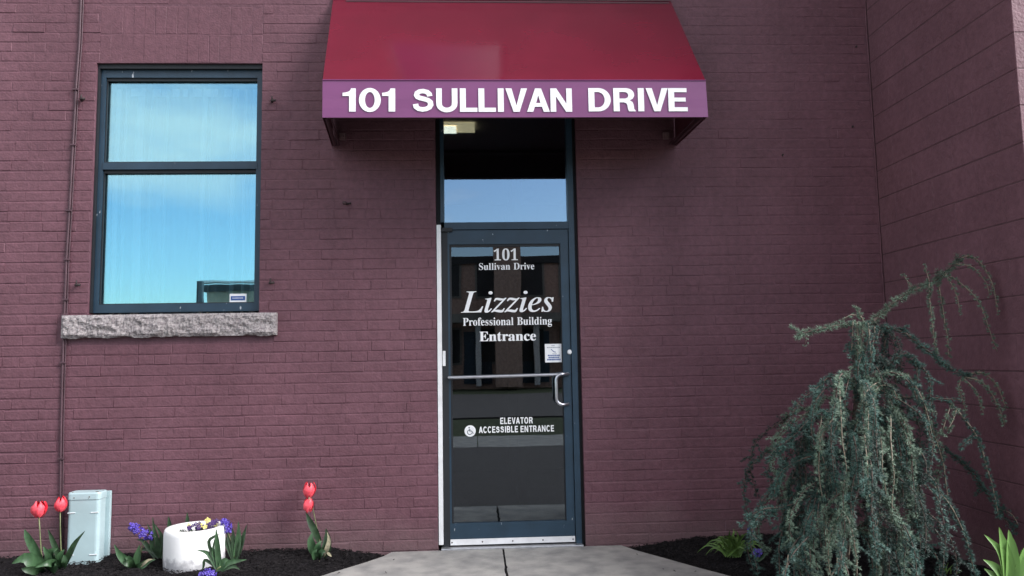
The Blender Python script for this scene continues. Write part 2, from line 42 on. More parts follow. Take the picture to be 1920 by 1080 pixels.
GLYPHS = {"serif":{"1":[.376,[[[.158,.0,.065,.0,.065,.012],[.065,.024,.065,.036,.084,.036],[.102,.036,.12,.036,.132,.036],[.14,.039,.146,.045,.151,.051],[.154,.063,.154,.079,.154,.191],[.154,.304,.154,.416,.137,.395],[.121,.378,.108,.365,.094,.352],[.081,.346,.067,.346,.056,.346],[.047,.35,.04,.359,.032,.368],[.028,.38,.028,.396,.042,.399],[.057,.405,.074,.412,.09,.419],[.11,.431,.132,.447,.147,.459],[.163,.471,.179,.482,.204,.482],[.229,.482,.254,.482,.254,.348],[.254,.214,.254,.079,.254,.065],[.256,.055,.261,.047,.265,.039],[.274,.036,.288,.036,.306,.036],[.324,.036,.343,.036,.343,.024],[.343,.012,.343,.0,.25,.0]]]],"0":[.375,[[[.227,-.007,.188,-.007,.147,-.007],[.115,.004,.091,.024,.066,.045],[.049,.074,.039,.111,.028,.148],[.023,.191,.023,.241,.023,.291],[.028,.334,.039,.371,.049,.407],[.066,.436,.091,.456,.115,.476],[.148,.486,.189,.486,.228,.486],[.259,.476,.283,.456,.307,.436],[.325,.407,.336,.37,.347,.333],[.353,.29,.353,.24,.353,.191],[.347,.147,.336,.11,.325,.074],[.307,.045,.283,.024,.259,.004]],[[.163,.037,.188,.037,.213,.037],[.229,.055,.237,.091,.245,.126],[.248,.176,.248,.24,.248,.304],[.245,.354,.237,.39,.229,.425],[.213,.443,.189,.443,.164,.443],[.147,.425,.139,.39,.131,.354],[.127,.304,.127,.24,.127,.176],[.131,.126,.139,.091,.147,.055]]]],"S":[.39,[[[.049,-.011,.043,-.011,.043,.045],[.043,.102,.043,.158,.049,.158],[.056,.158,.062,.158,.073,.109],[.09,.073,.111,.05,.133,.026],[.162,.015,.197,.015,.222,.015],[.242,.022,.257,.036,.271,.05],[.279,.068,.279,.089,.279,.119],[.261,.142,.225,.16,.204,.17],[.183,.18,.163,.191,.124,.21],[.095,.231,.077,.253,.059,.274],[.05,.301,.05,.332,.05,.359],[.056,.383,.067,.403,.079,.423],[.095,.438,.115,.449,.136,.46],[.159,.466,.185,.466,.198,.466],[.213,.465,.229,.461,.246,.458],[.263,.454,.282,.448,.286,.447],[.289,.446,.291,.446,.294,.445],[.297,.445,.3,.445,.311,.445],[.318,.452,.32,.466,.327,.466],[.333,.466,.339,.466,.339,.417],[.339,.368,.339,.319,.334,.319],[.328,.319,.322,.319,.316,.344],[.306,.366,.293,.385,.281,.404],[.265,.418,.248,.429,.231,.439],[.213,.445,.194,.445,.171,.445],[.153,.439,.14,.426,.126,.414],[.12,.399,.12,.38,.12,.363],[.125,.348,.137,.336,.149,.325],[.166,.314,.189,.303,.21,.293],[.232,.283,.253,.273,.281,.26],[.302,.247,.317,.233,.333,.219],[.344,.204,.35,.188,.356,.172],[.359,.154,.359,.133,.359,.104],[.352,.079,.339,.058,.325,.036],[.306,.02,.281,.008,.256,-.004],[.226,-.01,.192,-.01,.181,-.01],[.17,-.009,.158,-.008,.147,-.006],[.136,-.003,.126,.001,.114,.005],[.105,.008,.098,.009,.091,.011],[.087,.012,.085,.012,.077,.012],[.072,.01,.069,.007,.066,.004],[.063,-.002,.061,-.011,.055,-.011]]]],"u":[.375,[[[.151,-.01,.131,-.01,.1,-.01],[.078,-.001,.065,.017,.052,.035],[.046,.062,.046,.097,.046,.147],[.046,.197,.046,.248,.046,.263],[.044,.275,.039,.282,.035,.29],[.026,.294,.011,.294,.011,.3],[.011,.305,.011,.31,.055,.31],[.098,.31,.142,.31,.142,.231],[.142,.153,.142,.074,.142,.062],[.145,.053,.151,.046,.157,.039],[.165,.036,.177,.036,.197,.036],[.214,.046,.228,.066,.228,.126],[.228,.187,.228,.248,.228,.265],[.226,.277,.221,.283,.216,.29],[.206,.294,.189,.294,.189,.3],[.189,.305,.189,.31,.234,.31],[.279,.31,.324,.31,.324,.23],[.324,.15,.324,.07,.324,.055],[.326,.044,.331,.039,.336,.034],[.346,.03,.36,.03,.36,.024],[.36,.018,.36,.013,.323,.013],[.279,.005,.228,-.01,.228,.007],[.228,.024,.228,.04,.217,.025],[.203,.012,.186,.003,.169,-.006]]]],"l":[.2,[[[.072,.0,.018,.0,.018,.005],[.018,.011,.018,.016,.032,.017],[.041,.02,.045,.026,.05,.031],[.052,.041,.052,.056,.052,.17],[.052,.284,.052,.398,.052,.412],[.051,.423,.047,.429,.043,.435],[.034,.439,.02,.439,.02,.445],[.02,.45,.02,.455,.063,.455],[.106,.455,.148,.455,.148,.322],[.148,.189,.148,.056,.148,.042],[.15,.032,.154,.026,.158,.02],[.167,.017,.18,.016,.18,.011],[.18,.005,.18,.0,.126,.0]]]],"i":[.198,[[[.115,.362,.101,.362,.086,.362],[.074,.367,.065,.376,.055,.386],[.05,.398,.05,.412,.05,.427],[.055,.439,.065,.449,.074,.458],[.086,.463,.101,.463,.115,.463],[.127,.458,.137,.449,.146,.439],[.151,.427,.151,.412,.151,.398],[.146,.386,.136,.376,.126,.367]],[[.072,.0,.018,.0,.018,.005],[.018,.011,.018,.016,.032,.017],[.041,.02,.045,.026,.05,.031],[.052,.041,.052,.056,.052,.121],[.052,.186,.052,.252,.052,.268],[.05,.279,.047,.285,.043,.29],[.034,.293,.02,.293,.02,.299],[.021,.305,.021,.31,.063,.31],[.106,.31,.148,.31,.148,.225],[.148,.141,.148,.056,.148,.042],[.15,.032,.154,.026,.158,.02],[.167,.017,.18,.016,.18,.011],[.18,.005,.18,.0,.126,.0]]]],"v":[.307,[[[.148,-.01,.142,-.01,.108,.076],[.073,.162,.038,.248,.032,.262],[.027,.273,.022,.281,.017,.289],[.009,.293,-.003,.293,-.003,.299],[-.003,.305,-.003,.31,.053,.31],[.108,.31,.164,.31,.164,.305],[.164,.3,.164,.294,.161,.294],[.158,.294,.156,.294,.138,.294],[.129,.288,.129,.276,.129,.273],[.129,.271,.13,.268,.148,.219],[.167,.171,.185,.122,.202,.166],[.219,.209,.236,.253,.239,.262],[.241,.268,.241,.272,.241,.287],[.229,.294,.203,.294,.203,.3],[.203,.305,.203,.31,.237,.31],[.271,.31,.305,.31,.305,.305],[.305,.3,.305,.295,.292,.292],[.283,.287,.278,.279,.272,.271],[.266,.259,.26,.243,.227,.159],[.193,.074,.16,-.01,.154,-.01]]]],"a":[.343,[[[.282,-.01,.255,-.01,.221,-.01],[.203,.005,.2,.035,.17,.006],[.135,-.009,.095,-.009,.072,-.009],[.054,-.002,.04,.011,.027,.025],[.02,.042,.02,.063,.02,.093],[.035,.117,.063,.136,.092,.155],[.137,.173,.199,.19,.199,.207],[.199,.224,.199,.241,.199,.26],[.195,.274,.187,.282,.179,.291],[.166,.296,.148,.296,.119,.296],[.104,.288,.104,.274,.104,.271],[.107,.266,.113,.257,.12,.248],[.123,.239,.123,.231,.123,.219],[.119,.209,.11,.202,.101,.194],[.09,.191,.077,.191,.063,.191],[.052,.195,.045,.203,.037,.211],[.033,.223,.033,.236,.033,.252],[.038,.266,.049,.278,.06,.291],[.075,.3,.095,.308,.114,.315],[.136,.318,.162,.318,.21,.318],[.244,.31,.263,.292,.283,.275],[.293,.247,.293,.21,.293,.161],[.293,.112,.293,.062,.293,.051],[.293,.043,.295,.04,.296,.036],[.299,.034,.304,.034,.309,.034],[.314,.037,.32,.042,.323,.037],[.326,.032,.329,.028,.307,.002]],[[.129,.034,.151,.034,.157,.034],[.165,.036,.174,.041,.183,.046],[.191,.053,.199,.063,.199,.099],[.199,.134,.199,.169,.145,.157],[.118,.128,.118,.084,.118,.05]]]],"n":[.381,[[[.072,.0,.018,.0,.018,.005],[.018,.011,.018,.016,.031,.017],[.04,.02,.045,.026,.05,.031],[.052,.041,.052,.056,.052,.122],[.052,.187,.052,.253,.052,.267],[.05,.277,.046,.284,.041,.29],[.032,.294,.019,.294,.019,.3],[.019,.305,.019,.31,.062,.31],[.105,.31,.148,.31,.148,.296],[.148,.282,.148,.267,.172,.301],[.204,.318,.243,.318,.301,.318],[.33,.283,.33,.212,.33,.16],[.33,.108,.33,.056,.33,.042],[.333,.032,.337,.026,.342,.02],[.35,.017,.363,.016,.363,.011],[.363,.005,.363,.0,.31,.0],[.256,.0,.202,.0,.202,.005],[.202,.011,.202,.016,.204,.016],[.205,.016,.207,.016,.226,.016],[.235,.029,.235,.056,.235,.109],[.235,.163,.235,.217,.235,.235],[.233,.249,.229,.258,.225,.267],[.216,.271,.203,.271,.182,.271],[.163,.259,.148,.235,.148,.175],[.148,.116,.148,.056,.148,.042],[.15,.032,.154,.026,.158,.02],[.167,.017,.18,.016,.18,.011],[.18,.005,.18,.0,.126,.0]]]],"D":[.496,[[[.09,.0,.02,.0,.02,.006],[.02,.012,.02,.017,.041,.018],[.055,.022,.063,.03,.07,.037],[.074,.052,.074,.075,.074,.174],[.074,.274,.074,.374,.074,.4],[.07,.418,.061,.426,.052,.434],[.037,.439,.015,.439,.015,.444],[.015,.45,.015,.455,.084,.455],[.153,.455,.222,.455,.302,.455],[.363,.436,.405,.396,.447,.357],[.468,.301,.468,.228,.468,.076],[.388,.0,.228,.0,.159,.0]],[[.206,.024,.222,.024,.266,.024],[.299,.041,.319,.075,.34,.109],[.351,.16,.351,.229,.351,.365],[.308,.433,.223,.433,.206,.433],[.195,.43,.19,.423,.185,.417],[.182,.404,.182,.385,.182,.281],[.182,.176,.182,.072,.182,.053],[.185,.04,.19,.034,.195,.027]]]],"r":[.288,[[[.078,.0,.018,.0,.018,.005],[.018,.011,.018,.016,.032,.017],[.041,.02,.045,.026,.05,.031],[.052,.041,.052,.056,.052,.121],[.052,.186,.052,.252,.052,.269],[.05,.28,.046,.285,.042,.29],[.034,.293,.02,.293,.02,.299],[.021,.305,.021,.31,.062,.31],[.104,.31,.146,.31,.146,.291],[.146,.271,.146,.252,.157,.273],[.171,.29,.187,.301,.203,.313],[.218,.318,.233,.318,.252,.318],[.266,.314,.275,.304,.285,.294],[.289,.282,.289,.266,.289,.253],[.286,.242,.278,.234,.27,.226],[.26,.222,.248,.222,.236,.222],[.228,.225,.222,.231,.216,.236],[.212,.243,.207,.25,.202,.257],[.196,.26,.189,.26,.179,.26],[.17,.254,.162,.241,.153,.229],[.149,.213,.149,.192,.149,.147],[.149,.101,.149,.056,.149,.041],[.152,.03,.159,.025,.165,.02],[.178,.017,.197,.016,.197,.011],[.197,.005,.197,.0,.138,.0]]]],"e":[.301,[[[.208,-.01,.154,-.01,.128,-.01],[.105,-.003,.085,.01,.064,.024],[.049,.043,.037,.069,.025,.094],[.019,.123,.019,.157,.019,.188],[.026,.216,.038,.24,.05,.265],[.066,.284,.087,.298,.108,.311],[.131,.318,.157,.318,.196,.318],[.226,.306,.249,.28,.271,.255],[.283,.219,.283,.173,.283,.171],[.283,.168,.283,.166,.227,.166],[.172,.166,.117,.166,.118,.084],[.145,.042,.199,.042,.226,.042],[.249,.057,.27,.086,.275,.081],[.28,.077,.285,.073,.252,.017]],[[.116,.196,.116,.192,.145,.192],[.173,.192,.201,.192,.201,.2],[.201,.207,.201,.215,.201,.243],[.199,.264,.193,.277,.187,.29],[.177,.297,.161,.297,.131,.297],[.116,.266,.116,.203,.116,.2]]]],"P":[.418,[[[.091,.0,.015,.0,.015,.006],[.015,.012,.015,.017,.039,.018],[.054,.023,.062,.032,.071,.04],[.075,.056,.075,.081,.075,.18],[.075,.279,.075,.379,.075,.4],[.07,.415,.062,.424,.054,.432],[.039,.437,.016,.439,.016,.444],[.016,.45,.016,.455,.082,.455],[.148,.455,.214,.455,.271,.455],[.312,.45,.336,.44,.359,.43],[.377,.416,.39,.398,.403,.379],[.409,.357,.409,.332,.409,.294],[.395,.263,.367,.24,.338,.217],[.297,.206,.242,.206,.222,.206],[.202,.206,.182,.206,.182,.164],[.182,.122,.182,.081,.182,.056],[.186,.04,.194,.032,.202,.023],[.218,.018,.242,.017,.242,.012],[.242,.006,.242,.0,.166,.0]],[[.182,.286,.182,.23,.188,.23],[.195,.23,.201,.23,.235,.23],[.258,.237,.272,.253,.285,.268],[.292,.293,.292,.329,.292,.364],[.286,.39,.275,.406,.264,.423],[.244,.431,.216,.431,.203,.431],[.194,.429,.189,.424,.184,.419],[.182,.41,.182,.398,.182,.342]]]],"o":[.336,[[[.198,-.01,.169,-.01,.139,-.01],[.113,-.003,.09,.011,.068,.026],[.05,.045,.038,.07,.025,.095],[.019,.123,.019,.154,.019,.186],[.025,.214,.038,.239,.05,.264],[.068,.283,.09,.297,.113,.311],[.139,.318,.168,.318,.197,.318],[.223,.311,.245,.298,.268,.284],[.285,.264,.298,.24,.311,.215],[.317,.186,.317,.154,.317,.122],[.311,.093,.298,.069,.285,.044],[.268,.025,.245,.011,.223,-.003]],[[.15,.011,.169,.011,.187,.011],[.201,.021,.209,.039,.213,.048],[.216,.062,.217,.081,.219,.101],[.22,.125,.22,.154,.22,.213],[.216,.252,.208,.271,.199,.289],[.186,.299,.169,.299,.149,.299],[.136,.289,.128,.271,.121,.251],[.117,.213,.117,.154,.117,.125],[.118,.101,.12,.082,.121,.062],[.124,.048,.128,.039,.136,.021]]]],"f":[.213,[[[.076,.0,.015,.0,.015,.005],[.015,.011,.015,.016,.026,.017],[.035,.019,.04,.022,.045,.025],[.048,.029,.05,.035,.051,.04],[.052,.053,.052,.073,.052,.141],[.052,.209,.052,.277,.04,.277],[.028,.277,.016,.277,.016,.288],[.016,.299,.016,.31,.028,.31],[.04,.31,.052,.31,.052,.325],[.052,.339,.052,.353,.052,.389],[.063,.416,.085,.436,.106,.455],[.136,.465,.174,.465,.202,.465],[.224,.458,.24,.446,.255,.433],[.263,.418,.263,.4,.263,.385],[.259,.374,.252,.367,.244,.359],[.235,.355,.224,.355,.212,.355],[.203,.359,.195,.365,.188,.372],[.185,.38,.185,.391,.185,.4],[.187,.41,.193,.42,.194,.422],[.195,.424,.196,.426,.197,.429],[.197,.431,.197,.433,.197,.44],[.192,.443,.18,.443,.166,.443],[.157,.439,.153,.43,.15,.421],[.148,.408,.148,.39,.148,.364],[.148,.337,.148,.31,.166,.31],[.185,.31,.203,.31,.203,.299],[.203,.288,.203,.277,.185,.277],[.166,.277,.148,.277,.148,.206],[.148,.136,.148,.065,.148,.045],[.151,.032,.158,.026,.165,.019],[.178,.016,.199,.016,.199,.011],[.199,.005,.199,.0,.138,.0]]]],"s":[.288,[[[.183,-.01,.151,-.01,.133,-.01],[.112,-.005,.087,.006,.083,.008],[.078,.009,.073,.009,.062,.009],[.055,.003,.051,-.009,.046,-.009],[.041,-.009,.036,-.009,.036,.029],[.036,.067,.036,.105,.041,.105],[.047,.105,.053,.105,.059,.077],[.071,.055,.087,.039,.103,.023],[.121,.015,.14,.015,.157,.015],[.17,.019,.179,.027,.188,.034],[.192,.045,.192,.058,.192,.077],[.18,.093,.156,.105,.139,.113],[.123,.121,.107,.13,.084,.141],[.066,.154,.054,.169,.043,.184],[.037,.201,.037,.22,.037,.248],[.046,.272,.065,.291,.083,.31],[.109,.319,.141,.319,.148,.319],[.156,.318,.166,.316,.175,.314],[.186,.311,.199,.308,.201,.307],[.203,.307,.206,.306,.209,.305],[.211,.305,.213,.305,.221,.305],[.226,.31,.23,.319,.235,.319],[.239,.319,.244,.319,.244,.287],[.244,.254,.244,.222,.239,.222],[.233,.222,.228,.222,.221,.246],[.211,.264,.196,.277,.182,.29],[.167,.296,.149,.296,.135,.296],[.124,.293,.116,.286,.109,.279],[.105,.27,.105,.259,.105,.248],[.108,.24,.115,.232,.122,.225],[.133,.218,.146,.212,.161,.204],[.176,.197,.191,.189,.214,.178],[.231,.166,.241,.151,.252,.137],[.257,.118,.257,.095,.257,.062],[.247,.037,.228,.018,.209,-.001]]]],"B":[.443,[[[.09,.0,.016,.0,.016,.006],[.016,.012,.016,.017,.039,.018],[.054,.023,.062,.032,.071,.041],[.075,.058,.075,.082,.075,.178],[.075,.273,.075,.369,.075,.388],[.073,.403,.069,.412,.066,.422],[.06,.429,.051,.433,.043,.437],[.031,.439,.015,.439,.015,.444],[.015,.45,.015,.455,.084,.455],[.152,.455,.22,.455,.338,.455],[.396,.42,.396,.351,.396,.296],[.36,.261,.287,.247,.375,.231],[.418,.192,.418,.132,.418,.09],[.403,.058,.371,.035,.339,.012],[.295,.0,.238,.0,.164,.0]],[[.182,.298,.182,.252,.184,.252],[.186,.252,.188,.252,.224,.252],[.249,.259,.263,.272,.278,.286],[.285,.31,.285,.345,.285,.376],[.28,.398,.269,.412,.259,.427],[.241,.434,.216,.434,.201,.434],[.192,.431,.188,.425,.184,.419],[.182,.407,.182,.391,.182,.345]],[[.206,.024,.222,.024,.251,.024],[.271,.032,.283,.049,.295,.066],[.301,.092,.301,.128,.301,.165],[.293,.192,.277,.208,.261,.223],[.235,.231,.197,.231,.192,.231],[.187,.231,.182,.231,.182,.176],[.182,.12,.182,.065,.182,.05],[.185,.039,.19,.033,.196,.027]]]],"d":[.37,[[[.176,-.01,.14,-.01,.116,-.01],[.096,-.003,.078,.01,.059,.024],[.045,.043,.035,.066,.025,.09],[.019,.117,.019,.147,.019,.182],[.025,.212,.036,.237,.047,.263],[.062,.283,.081,.297,.101,.311],[.122,.318,.146,.318,.177,.318],[.203,.306,.223,.28,.223,.32],[.223,.361,.223,.401,.223,.415],[.219,.425,.212,.43,.205,.436],[.193,.439,.176,.439,.176,.445],[.176,.45,.176,.455,.224,.455],[.271,.455,.319,.455,.319,.329],[.319,.202,.319,.075,.319,.059],[.321,.047,.325,.041,.329,.034],[.338,.03,.353,.028,.353,.022],[.353,.016,.353,.011,.317,.011],[.274,.004,.223,-.01,.223,.006],[.223,.023,.223,.039,.204,.006]],[[.152,.028,.171,.028,.182,.028],[.192,.033,.202,.041,.212,.05],[.219,.062,.223,.076,.223,.131],[.223,.186,.223,.242,.221,.253],[.216,.262,.206,.27,.197,.277],[.186,.281,.174,.281,.153,.281],[.139,.27,.13,.25,.122,.229],[.118,.197,.118,.153,.118,.111],[.121,.079,.13,.058,.138,.038]]]],"g":[.327,[[[.201,-.14,.146,-.14,.102,-.14],[.07,-.134,.048,-.122,.025,-.109],[.014,-.093,.014,-.075,.014,-.053],[.032,-.036,.069,-.026,.039,-.011],[.024,.007,.024,.03,.024,.047],[.03,.061,.042,.074,.055,.086],[.075,.099,.102,.11,.049,.13],[.022,.164,.022,.212,.022,.233],[.028,.252,.04,.268,.051,.284],[.067,.296,.088,.305,.108,.314],[.131,.318,.157,.318,.184,.318],[.209,.314,.233,.304,.261,.304],[.289,.304,.317,.304,.317,.292],[.317,.28,.317,.268,.301,.268],[.284,.268,.268,.268,.284,.249],[.291,.227,.291,.203,.291,.184],[.286,.166,.276,.151,.266,.136],[.252,.124,.234,.116,.216,.107],[.195,.103,.172,.103,.167,.103],[.162,.103,.157,.103,.152,.104],[.147,.104,.142,.104,.13,.104],[.12,.101,.112,.094,.105,.088],[.101,.08,.101,.071,.101,.056],[.114,.049,.141,.049,.152,.049],[.164,.049,.175,.049,.211,.049],[.239,.046,.259,.04,.279,.034],[.294,.025,.303,.013,.311,.0],[.316,-.016,.316,-.037,.316,-.069],[.301,-.094,.272,-.113,.243,-.131]],[[.141,.124,.157,.124,.173,.124],[.184,.131,.19,.146,.196,.16],[.199,.182,.199,.211,.199,.24],[.196,.262,.19,.276,.184,.29],[.173,.297,.157,.297,.141,.297],[.13,.29,.124,.276,.117,.262],[.114,.24,.114,.211,.114,.182],[.117,.16,.124,.146,.13,.131]],[[.131,-.116,.161,-.116,.229,-.116],[.263,-.099,.263,-.066,.263,-.054],[.259,-.046,.249,-.041,.24,-.037],[.225,-.034,.205,-.034,.169,-.034],[.133,-.034,.097,-.034,.081,-.045],[.073,-.057,.073,-.073,.073,-.084],[.08,-.095,.095,-.103,.109,-.112]]]],"E":[.442,[[[.143,.0,.014,.0,.014,.006],[.014,.011,.014,.017,.038,.017],[.054,.021,.062,.03,.071,.038],[.075,.054,.075,.078,.075,.175],[.075,.272,.075,.369,.075,.398],[.071,.417,.062,.425,.053,.434],[.038,.439,.016,.439,.016,.444],[.016,.45,.016,.455,.144,.455],[.271,.455,.399,.455,.399,.41],[.399,.365,.399,.32,.394,.32],[.389,.32,.383,.32,.378,.361],[.364,.39,.34,.406,.317,.422],[.281,.43,.232,.43,.217,.43],[.207,.43,.2,.428,.193,.427],[.188,.423,.186,.417,.184,.411],[.183,.401,.183,.388,.183,.341],[.183,.293,.183,.246,.186,.246],[.19,.246,.193,.246,.223,.246],[.245,.254,.259,.269,.273,.284],[.283,.31,.288,.345,.293,.345],[.299,.345,.304,.345,.304,.27],[.304,.194,.304,.118,.299,.118],[.293,.118,.287,.118,.285,.145],[.28,.166,.273,.181,.266,.197],[.255,.207,.241,.213,.227,.219],[.208,.222,.185,.222,.184,.222],[.184,.222,.183,.222,.183,.171],[.183,.119,.183,.067,.183,.051],[.186,.04,.192,.035,.198,.03],[.211,.028,.23,.028,.263,.028],[.291,.031,.313,.039,.336,.046],[.355,.058,.371,.075,.386,.092],[.4,.114,.411,.143,.417,.143],[.424,.143,.43,.143,.421,.095],[.411,.048,.402,.0,.273,.0]]]],"t":[.228,[[[.169,-.009,.124,-.009,.097,-.009],[.077,-.003,.066,.01,.054,.024],[.048,.044,.048,.071,.048,.14],[.048,.21,.048,.279,.039,.279],[.03,.279,.02,.279,.02,.286],[.02,.293,.02,.3,.047,.325],[.07,.348,.088,.369,.106,.39],[.12,.408,.129,.424,.134,.424],[.139,.424,.144,.424,.144,.386],[.144,.348,.144,.31,.165,.31],[.186,.31,.208,.31,.208,.3],[.208,.289,.208,.279,.186,.279],[.165,.279,.144,.279,.144,.213],[.144,.148,.144,.082,.144,.068],[.146,.058,.149,.051,.153,.044],[.159,.04,.168,.04,.184,.04],[.196,.052,.206,.075,.212,.072],[.217,.069,.222,.066,.202,.016]]]],"c":[.293,[[[.208,-.01,.156,-.01,.13,-.01],[.107,-.003,.087,.011,.066,.025],[.05,.044,.038,.068,.026,.092],[.019,.119,.019,.15,.019,.182],[.026,.211,.04,.237,.054,.262],[.072,.282,.096,.297,.119,.312],[.146,.319,.175,.319,.207,.319],[.232,.312,.25,.298,.268,.284],[.277,.267,.277,.245,.277,.233],[.274,.223,.266,.215,.259,.208],[.249,.204,.236,.204,.21,.204],[.196,.22,.196,.251,.196,.254],[.196,.258,.197,.261,.197,.265],[.197,.268,.197,.271,.197,.288],[.188,.297,.169,.297,.131,.297],[.112,.26,.112,.187,.112,.139],[.12,.102,.137,.076,.154,.051],[.176,.038,.204,.038,.228,.038],[.25,.049,.271,.072,.276,.068],[.28,.064,.285,.06,.251,.013]]]]},"serifi":{"L":[.448,[[[.107,.0,-.024,.0,-.023,.004],[-.022,.009,-.021,.013,-.02,.013],[-.019,.013,-.018,.013,.003,.013],[.018,.017,.028,.026,.037,.034],[.045,.049,.052,.073,.079,.177],[.107,.281,.135,.385,.137,.392],[.139,.399,.14,.405,.141,.411],[.142,.415,.142,.419,.142,.43],[.138,.438,.13,.443,.122,.448],[.109,.45,.091,.451,.092,.456],[.093,.46,.094,.465,.156,.465],[.217,.465,.279,.465,.277,.46],[.276,.456,.274,.452,.254,.452],[.24,.448,.23,.44,.22,.431],[.212,.416,.206,.393,.179,.293],[.152,.192,.125,.092,.122,.08],[.119,.071,.118,.064,.116,.057],[.116,.053,.116,.051,.116,.04],[.119,.032,.126,.029,.133,.025],[.146,.024,.165,.024,.18,.024],[.196,.024,.212,.024,.247,.024],[.276,.027,.298,.033,.319,.039],[.338,.049,.354,.065,.369,.081],[.384,.103,.399,.132,.403,.132],[.407,.132,.412,.132,.397,.088],[.383,.044,.368,.0,.237,.0]]]],"i":[.178,[[[.132,.394,.122,.394,.113,.394],[.105,.397,.098,.404,.091,.41],[.088,.418,.088,.428,.088,.437],[.091,.445,.098,.452,.105,.459],[.113,.463,.122,.463,.132,.463],[.14,.459,.147,.452,.154,.445],[.157,.437,.157,.428,.157,.418],[.154,.41,.147,.403,.14,.397]],[[.066,-.008,.033,-.008,.011,-.008],[.0,.004,.0,.029,.0,.036],[.001,.044,.003,.053,.006,.062],[.008,.073,.011,.086,.026,.138],[.041,.189,.055,.241,.056,.245],[.057,.249,.058,.254,.059,.258],[.06,.262,.06,.264,.06,.273],[.056,.279,.05,.282,.043,.286],[.032,.287,.017,.287,.018,.291],[.019,.295,.02,.299,.037,.301],[.052,.303,.065,.305,.078,.307],[.088,.308,.096,.31,.112,.314],[.121,.316,.124,.316,.128,.316],[.131,.314,.131,.308,.131,.306],[.131,.305,.13,.303,.13,.301],[.129,.298,.128,.296,.107,.224],[.085,.151,.063,.079,.06,.066],[.058,.057,.058,.052,.058,.039],[.062,.032,.072,.032,.085,.032],[.105,.049,.13,.084,.133,.081],[.136,.077,.14,.074,.102,.019]]]],"z":[.266,[[[.156,-.008,.143,-.008,.135,-.008],[.125,-.007,.114,-.005,.102,-.004],[.09,-.001,.075,.003,.046,.011],[.025,.015,.013,.015,.0,.015],[-.013,.01,-.027,-.001,-.028,-.002],[-.029,-.002,-.031,-.003,-.032,-.004],[-.033,-.005,-.034,-.005,-.04,-.005],[-.042,-.002,-.042,.003,-.042,.006],[-.039,.012,-.032,.019,.041,.099],[.115,.18,.189,.261,.175,.258],[.162,.257,.149,.257,.133,.257],[.119,.259,.106,.264,.094,.268],[.082,.271,.071,.271,.06,.271],[.051,.268,.044,.263,.038,.258],[.031,.25,.026,.238,.022,.24],[.019,.242,.015,.244,.023,.268],[.031,.286,.041,.298,.05,.309],[.061,.315,.074,.315,.082,.315],[.092,.314,.103,.313,.114,.311],[.126,.309,.14,.306,.155,.302],[.167,.3,.176,.298,.186,.296],[.193,.296,.199,.296,.212,.296],[.223,.299,.232,.306,.242,.312],[.248,.316,.25,.316,.255,.316],[.257,.313,.257,.308,.257,.307],[.257,.305,.256,.303,.254,.3],[.253,.298,.25,.295,.175,.213],[.101,.131,.026,.05,.04,.053],[.053,.054,.065,.054,.084,.054],[.1,.052,.115,.048,.13,.043],[.144,.041,.157,.041,.181,.041],[.198,.056,.21,.086,.213,.084],[.217,.082,.22,.081,.213,.055],[.205,.036,.198,.024,.191,.011],[.183,.003,.175,-.002,.166,-.006]]]],"e":[.287,[[[.116,-.007,.089,-.007,.06,-.007],[.037,.002,.021,.021,.004,.039],[-.004,.065,-.004,.099,-.004,.12],[.0,.142,.009,.165,.018,.188],[.03,.21,.046,.231,.062,.252],[.08,.269,.101,.283,.132,.305],[.164,.316,.195,.316,.216,.316],[.231,.312,.242,.303,.253,.294],[.258,.282,.258,.266,.258,.238],[.241,.212,.208,.189,.175,.167],[.126,.151,.061,.142,.059,.133],[.058,.125,.057,.118,.057,.11],[.056,.104,.056,.098,.056,.05],[.077,.026,.119,.026,.151,.026],[.185,.044,.221,.081,.224,.078],[.228,.075,.231,.071,.21,.044],[.187,.025,.165,.012,.142,-.0]],[[.072,.185,.064,.158,.109,.164],[.144,.178,.168,.199,.192,.22],[.204,.244,.204,.271,.204,.289],[.196,.298,.18,.298,.166,.298],[.152,.292,.137,.28,.122,.268],[.108,.251,.095,.23,.082,.209]]]],"s":[.248,[[[.098,-.008,.078,-.008,.06,-.008],[.044,-.006,.032,-.001,.021,.004],[.013,.006,.006,.006,-.002,.006],[-.007,.003,-.009,-.004,-.013,-.004],[-.018,-.004,-.022,-.004,-.017,.033],[-.012,.069,-.007,.106,-.004,.106],[.0,.106,.004,.105,.005,.075],[.012,.051,.024,.035,.036,.018],[.051,.01,.071,.01,.087,.01],[.1,.015,.11,.026,.12,.037],[.126,.051,.126,.069,.126,.084],[.119,.101,.104,.12,.097,.128],[.09,.138,.083,.147,.077,.156],[.07,.165,.063,.175,.056,.185],[.05,.195,.046,.206,.042,.217],[.04,.227,.04,.238,.04,.261],[.047,.279,.063,.294,.079,.309],[.099,.316,.123,.316,.141,.316],[.155,.314,.166,.31,.177,.305],[.186,.302,.193,.302,.203,.302],[.208,.306,.209,.314,.213,.314],[.216,.314,.22,.314,.216,.281],[.211,.248,.207,.214,.203,.214],[.199,.214,.195,.214,.19,.271],[.168,.299,.13,.299,.119,.299],[.11,.295,.102,.287,.094,.28],[.091,.271,.091,.261,.091,.246],[.099,.229,.116,.208,.123,.199],[.13,.19,.136,.181,.143,.172],[.149,.163,.155,.154,.162,.143],[.168,.132,.173,.122,.177,.111],[.179,.1,.179,.089,.179,.071],[.175,.055,.166,.04,.157,.025],[.146,.014,.13,.005,.115,-.004]]]]}}
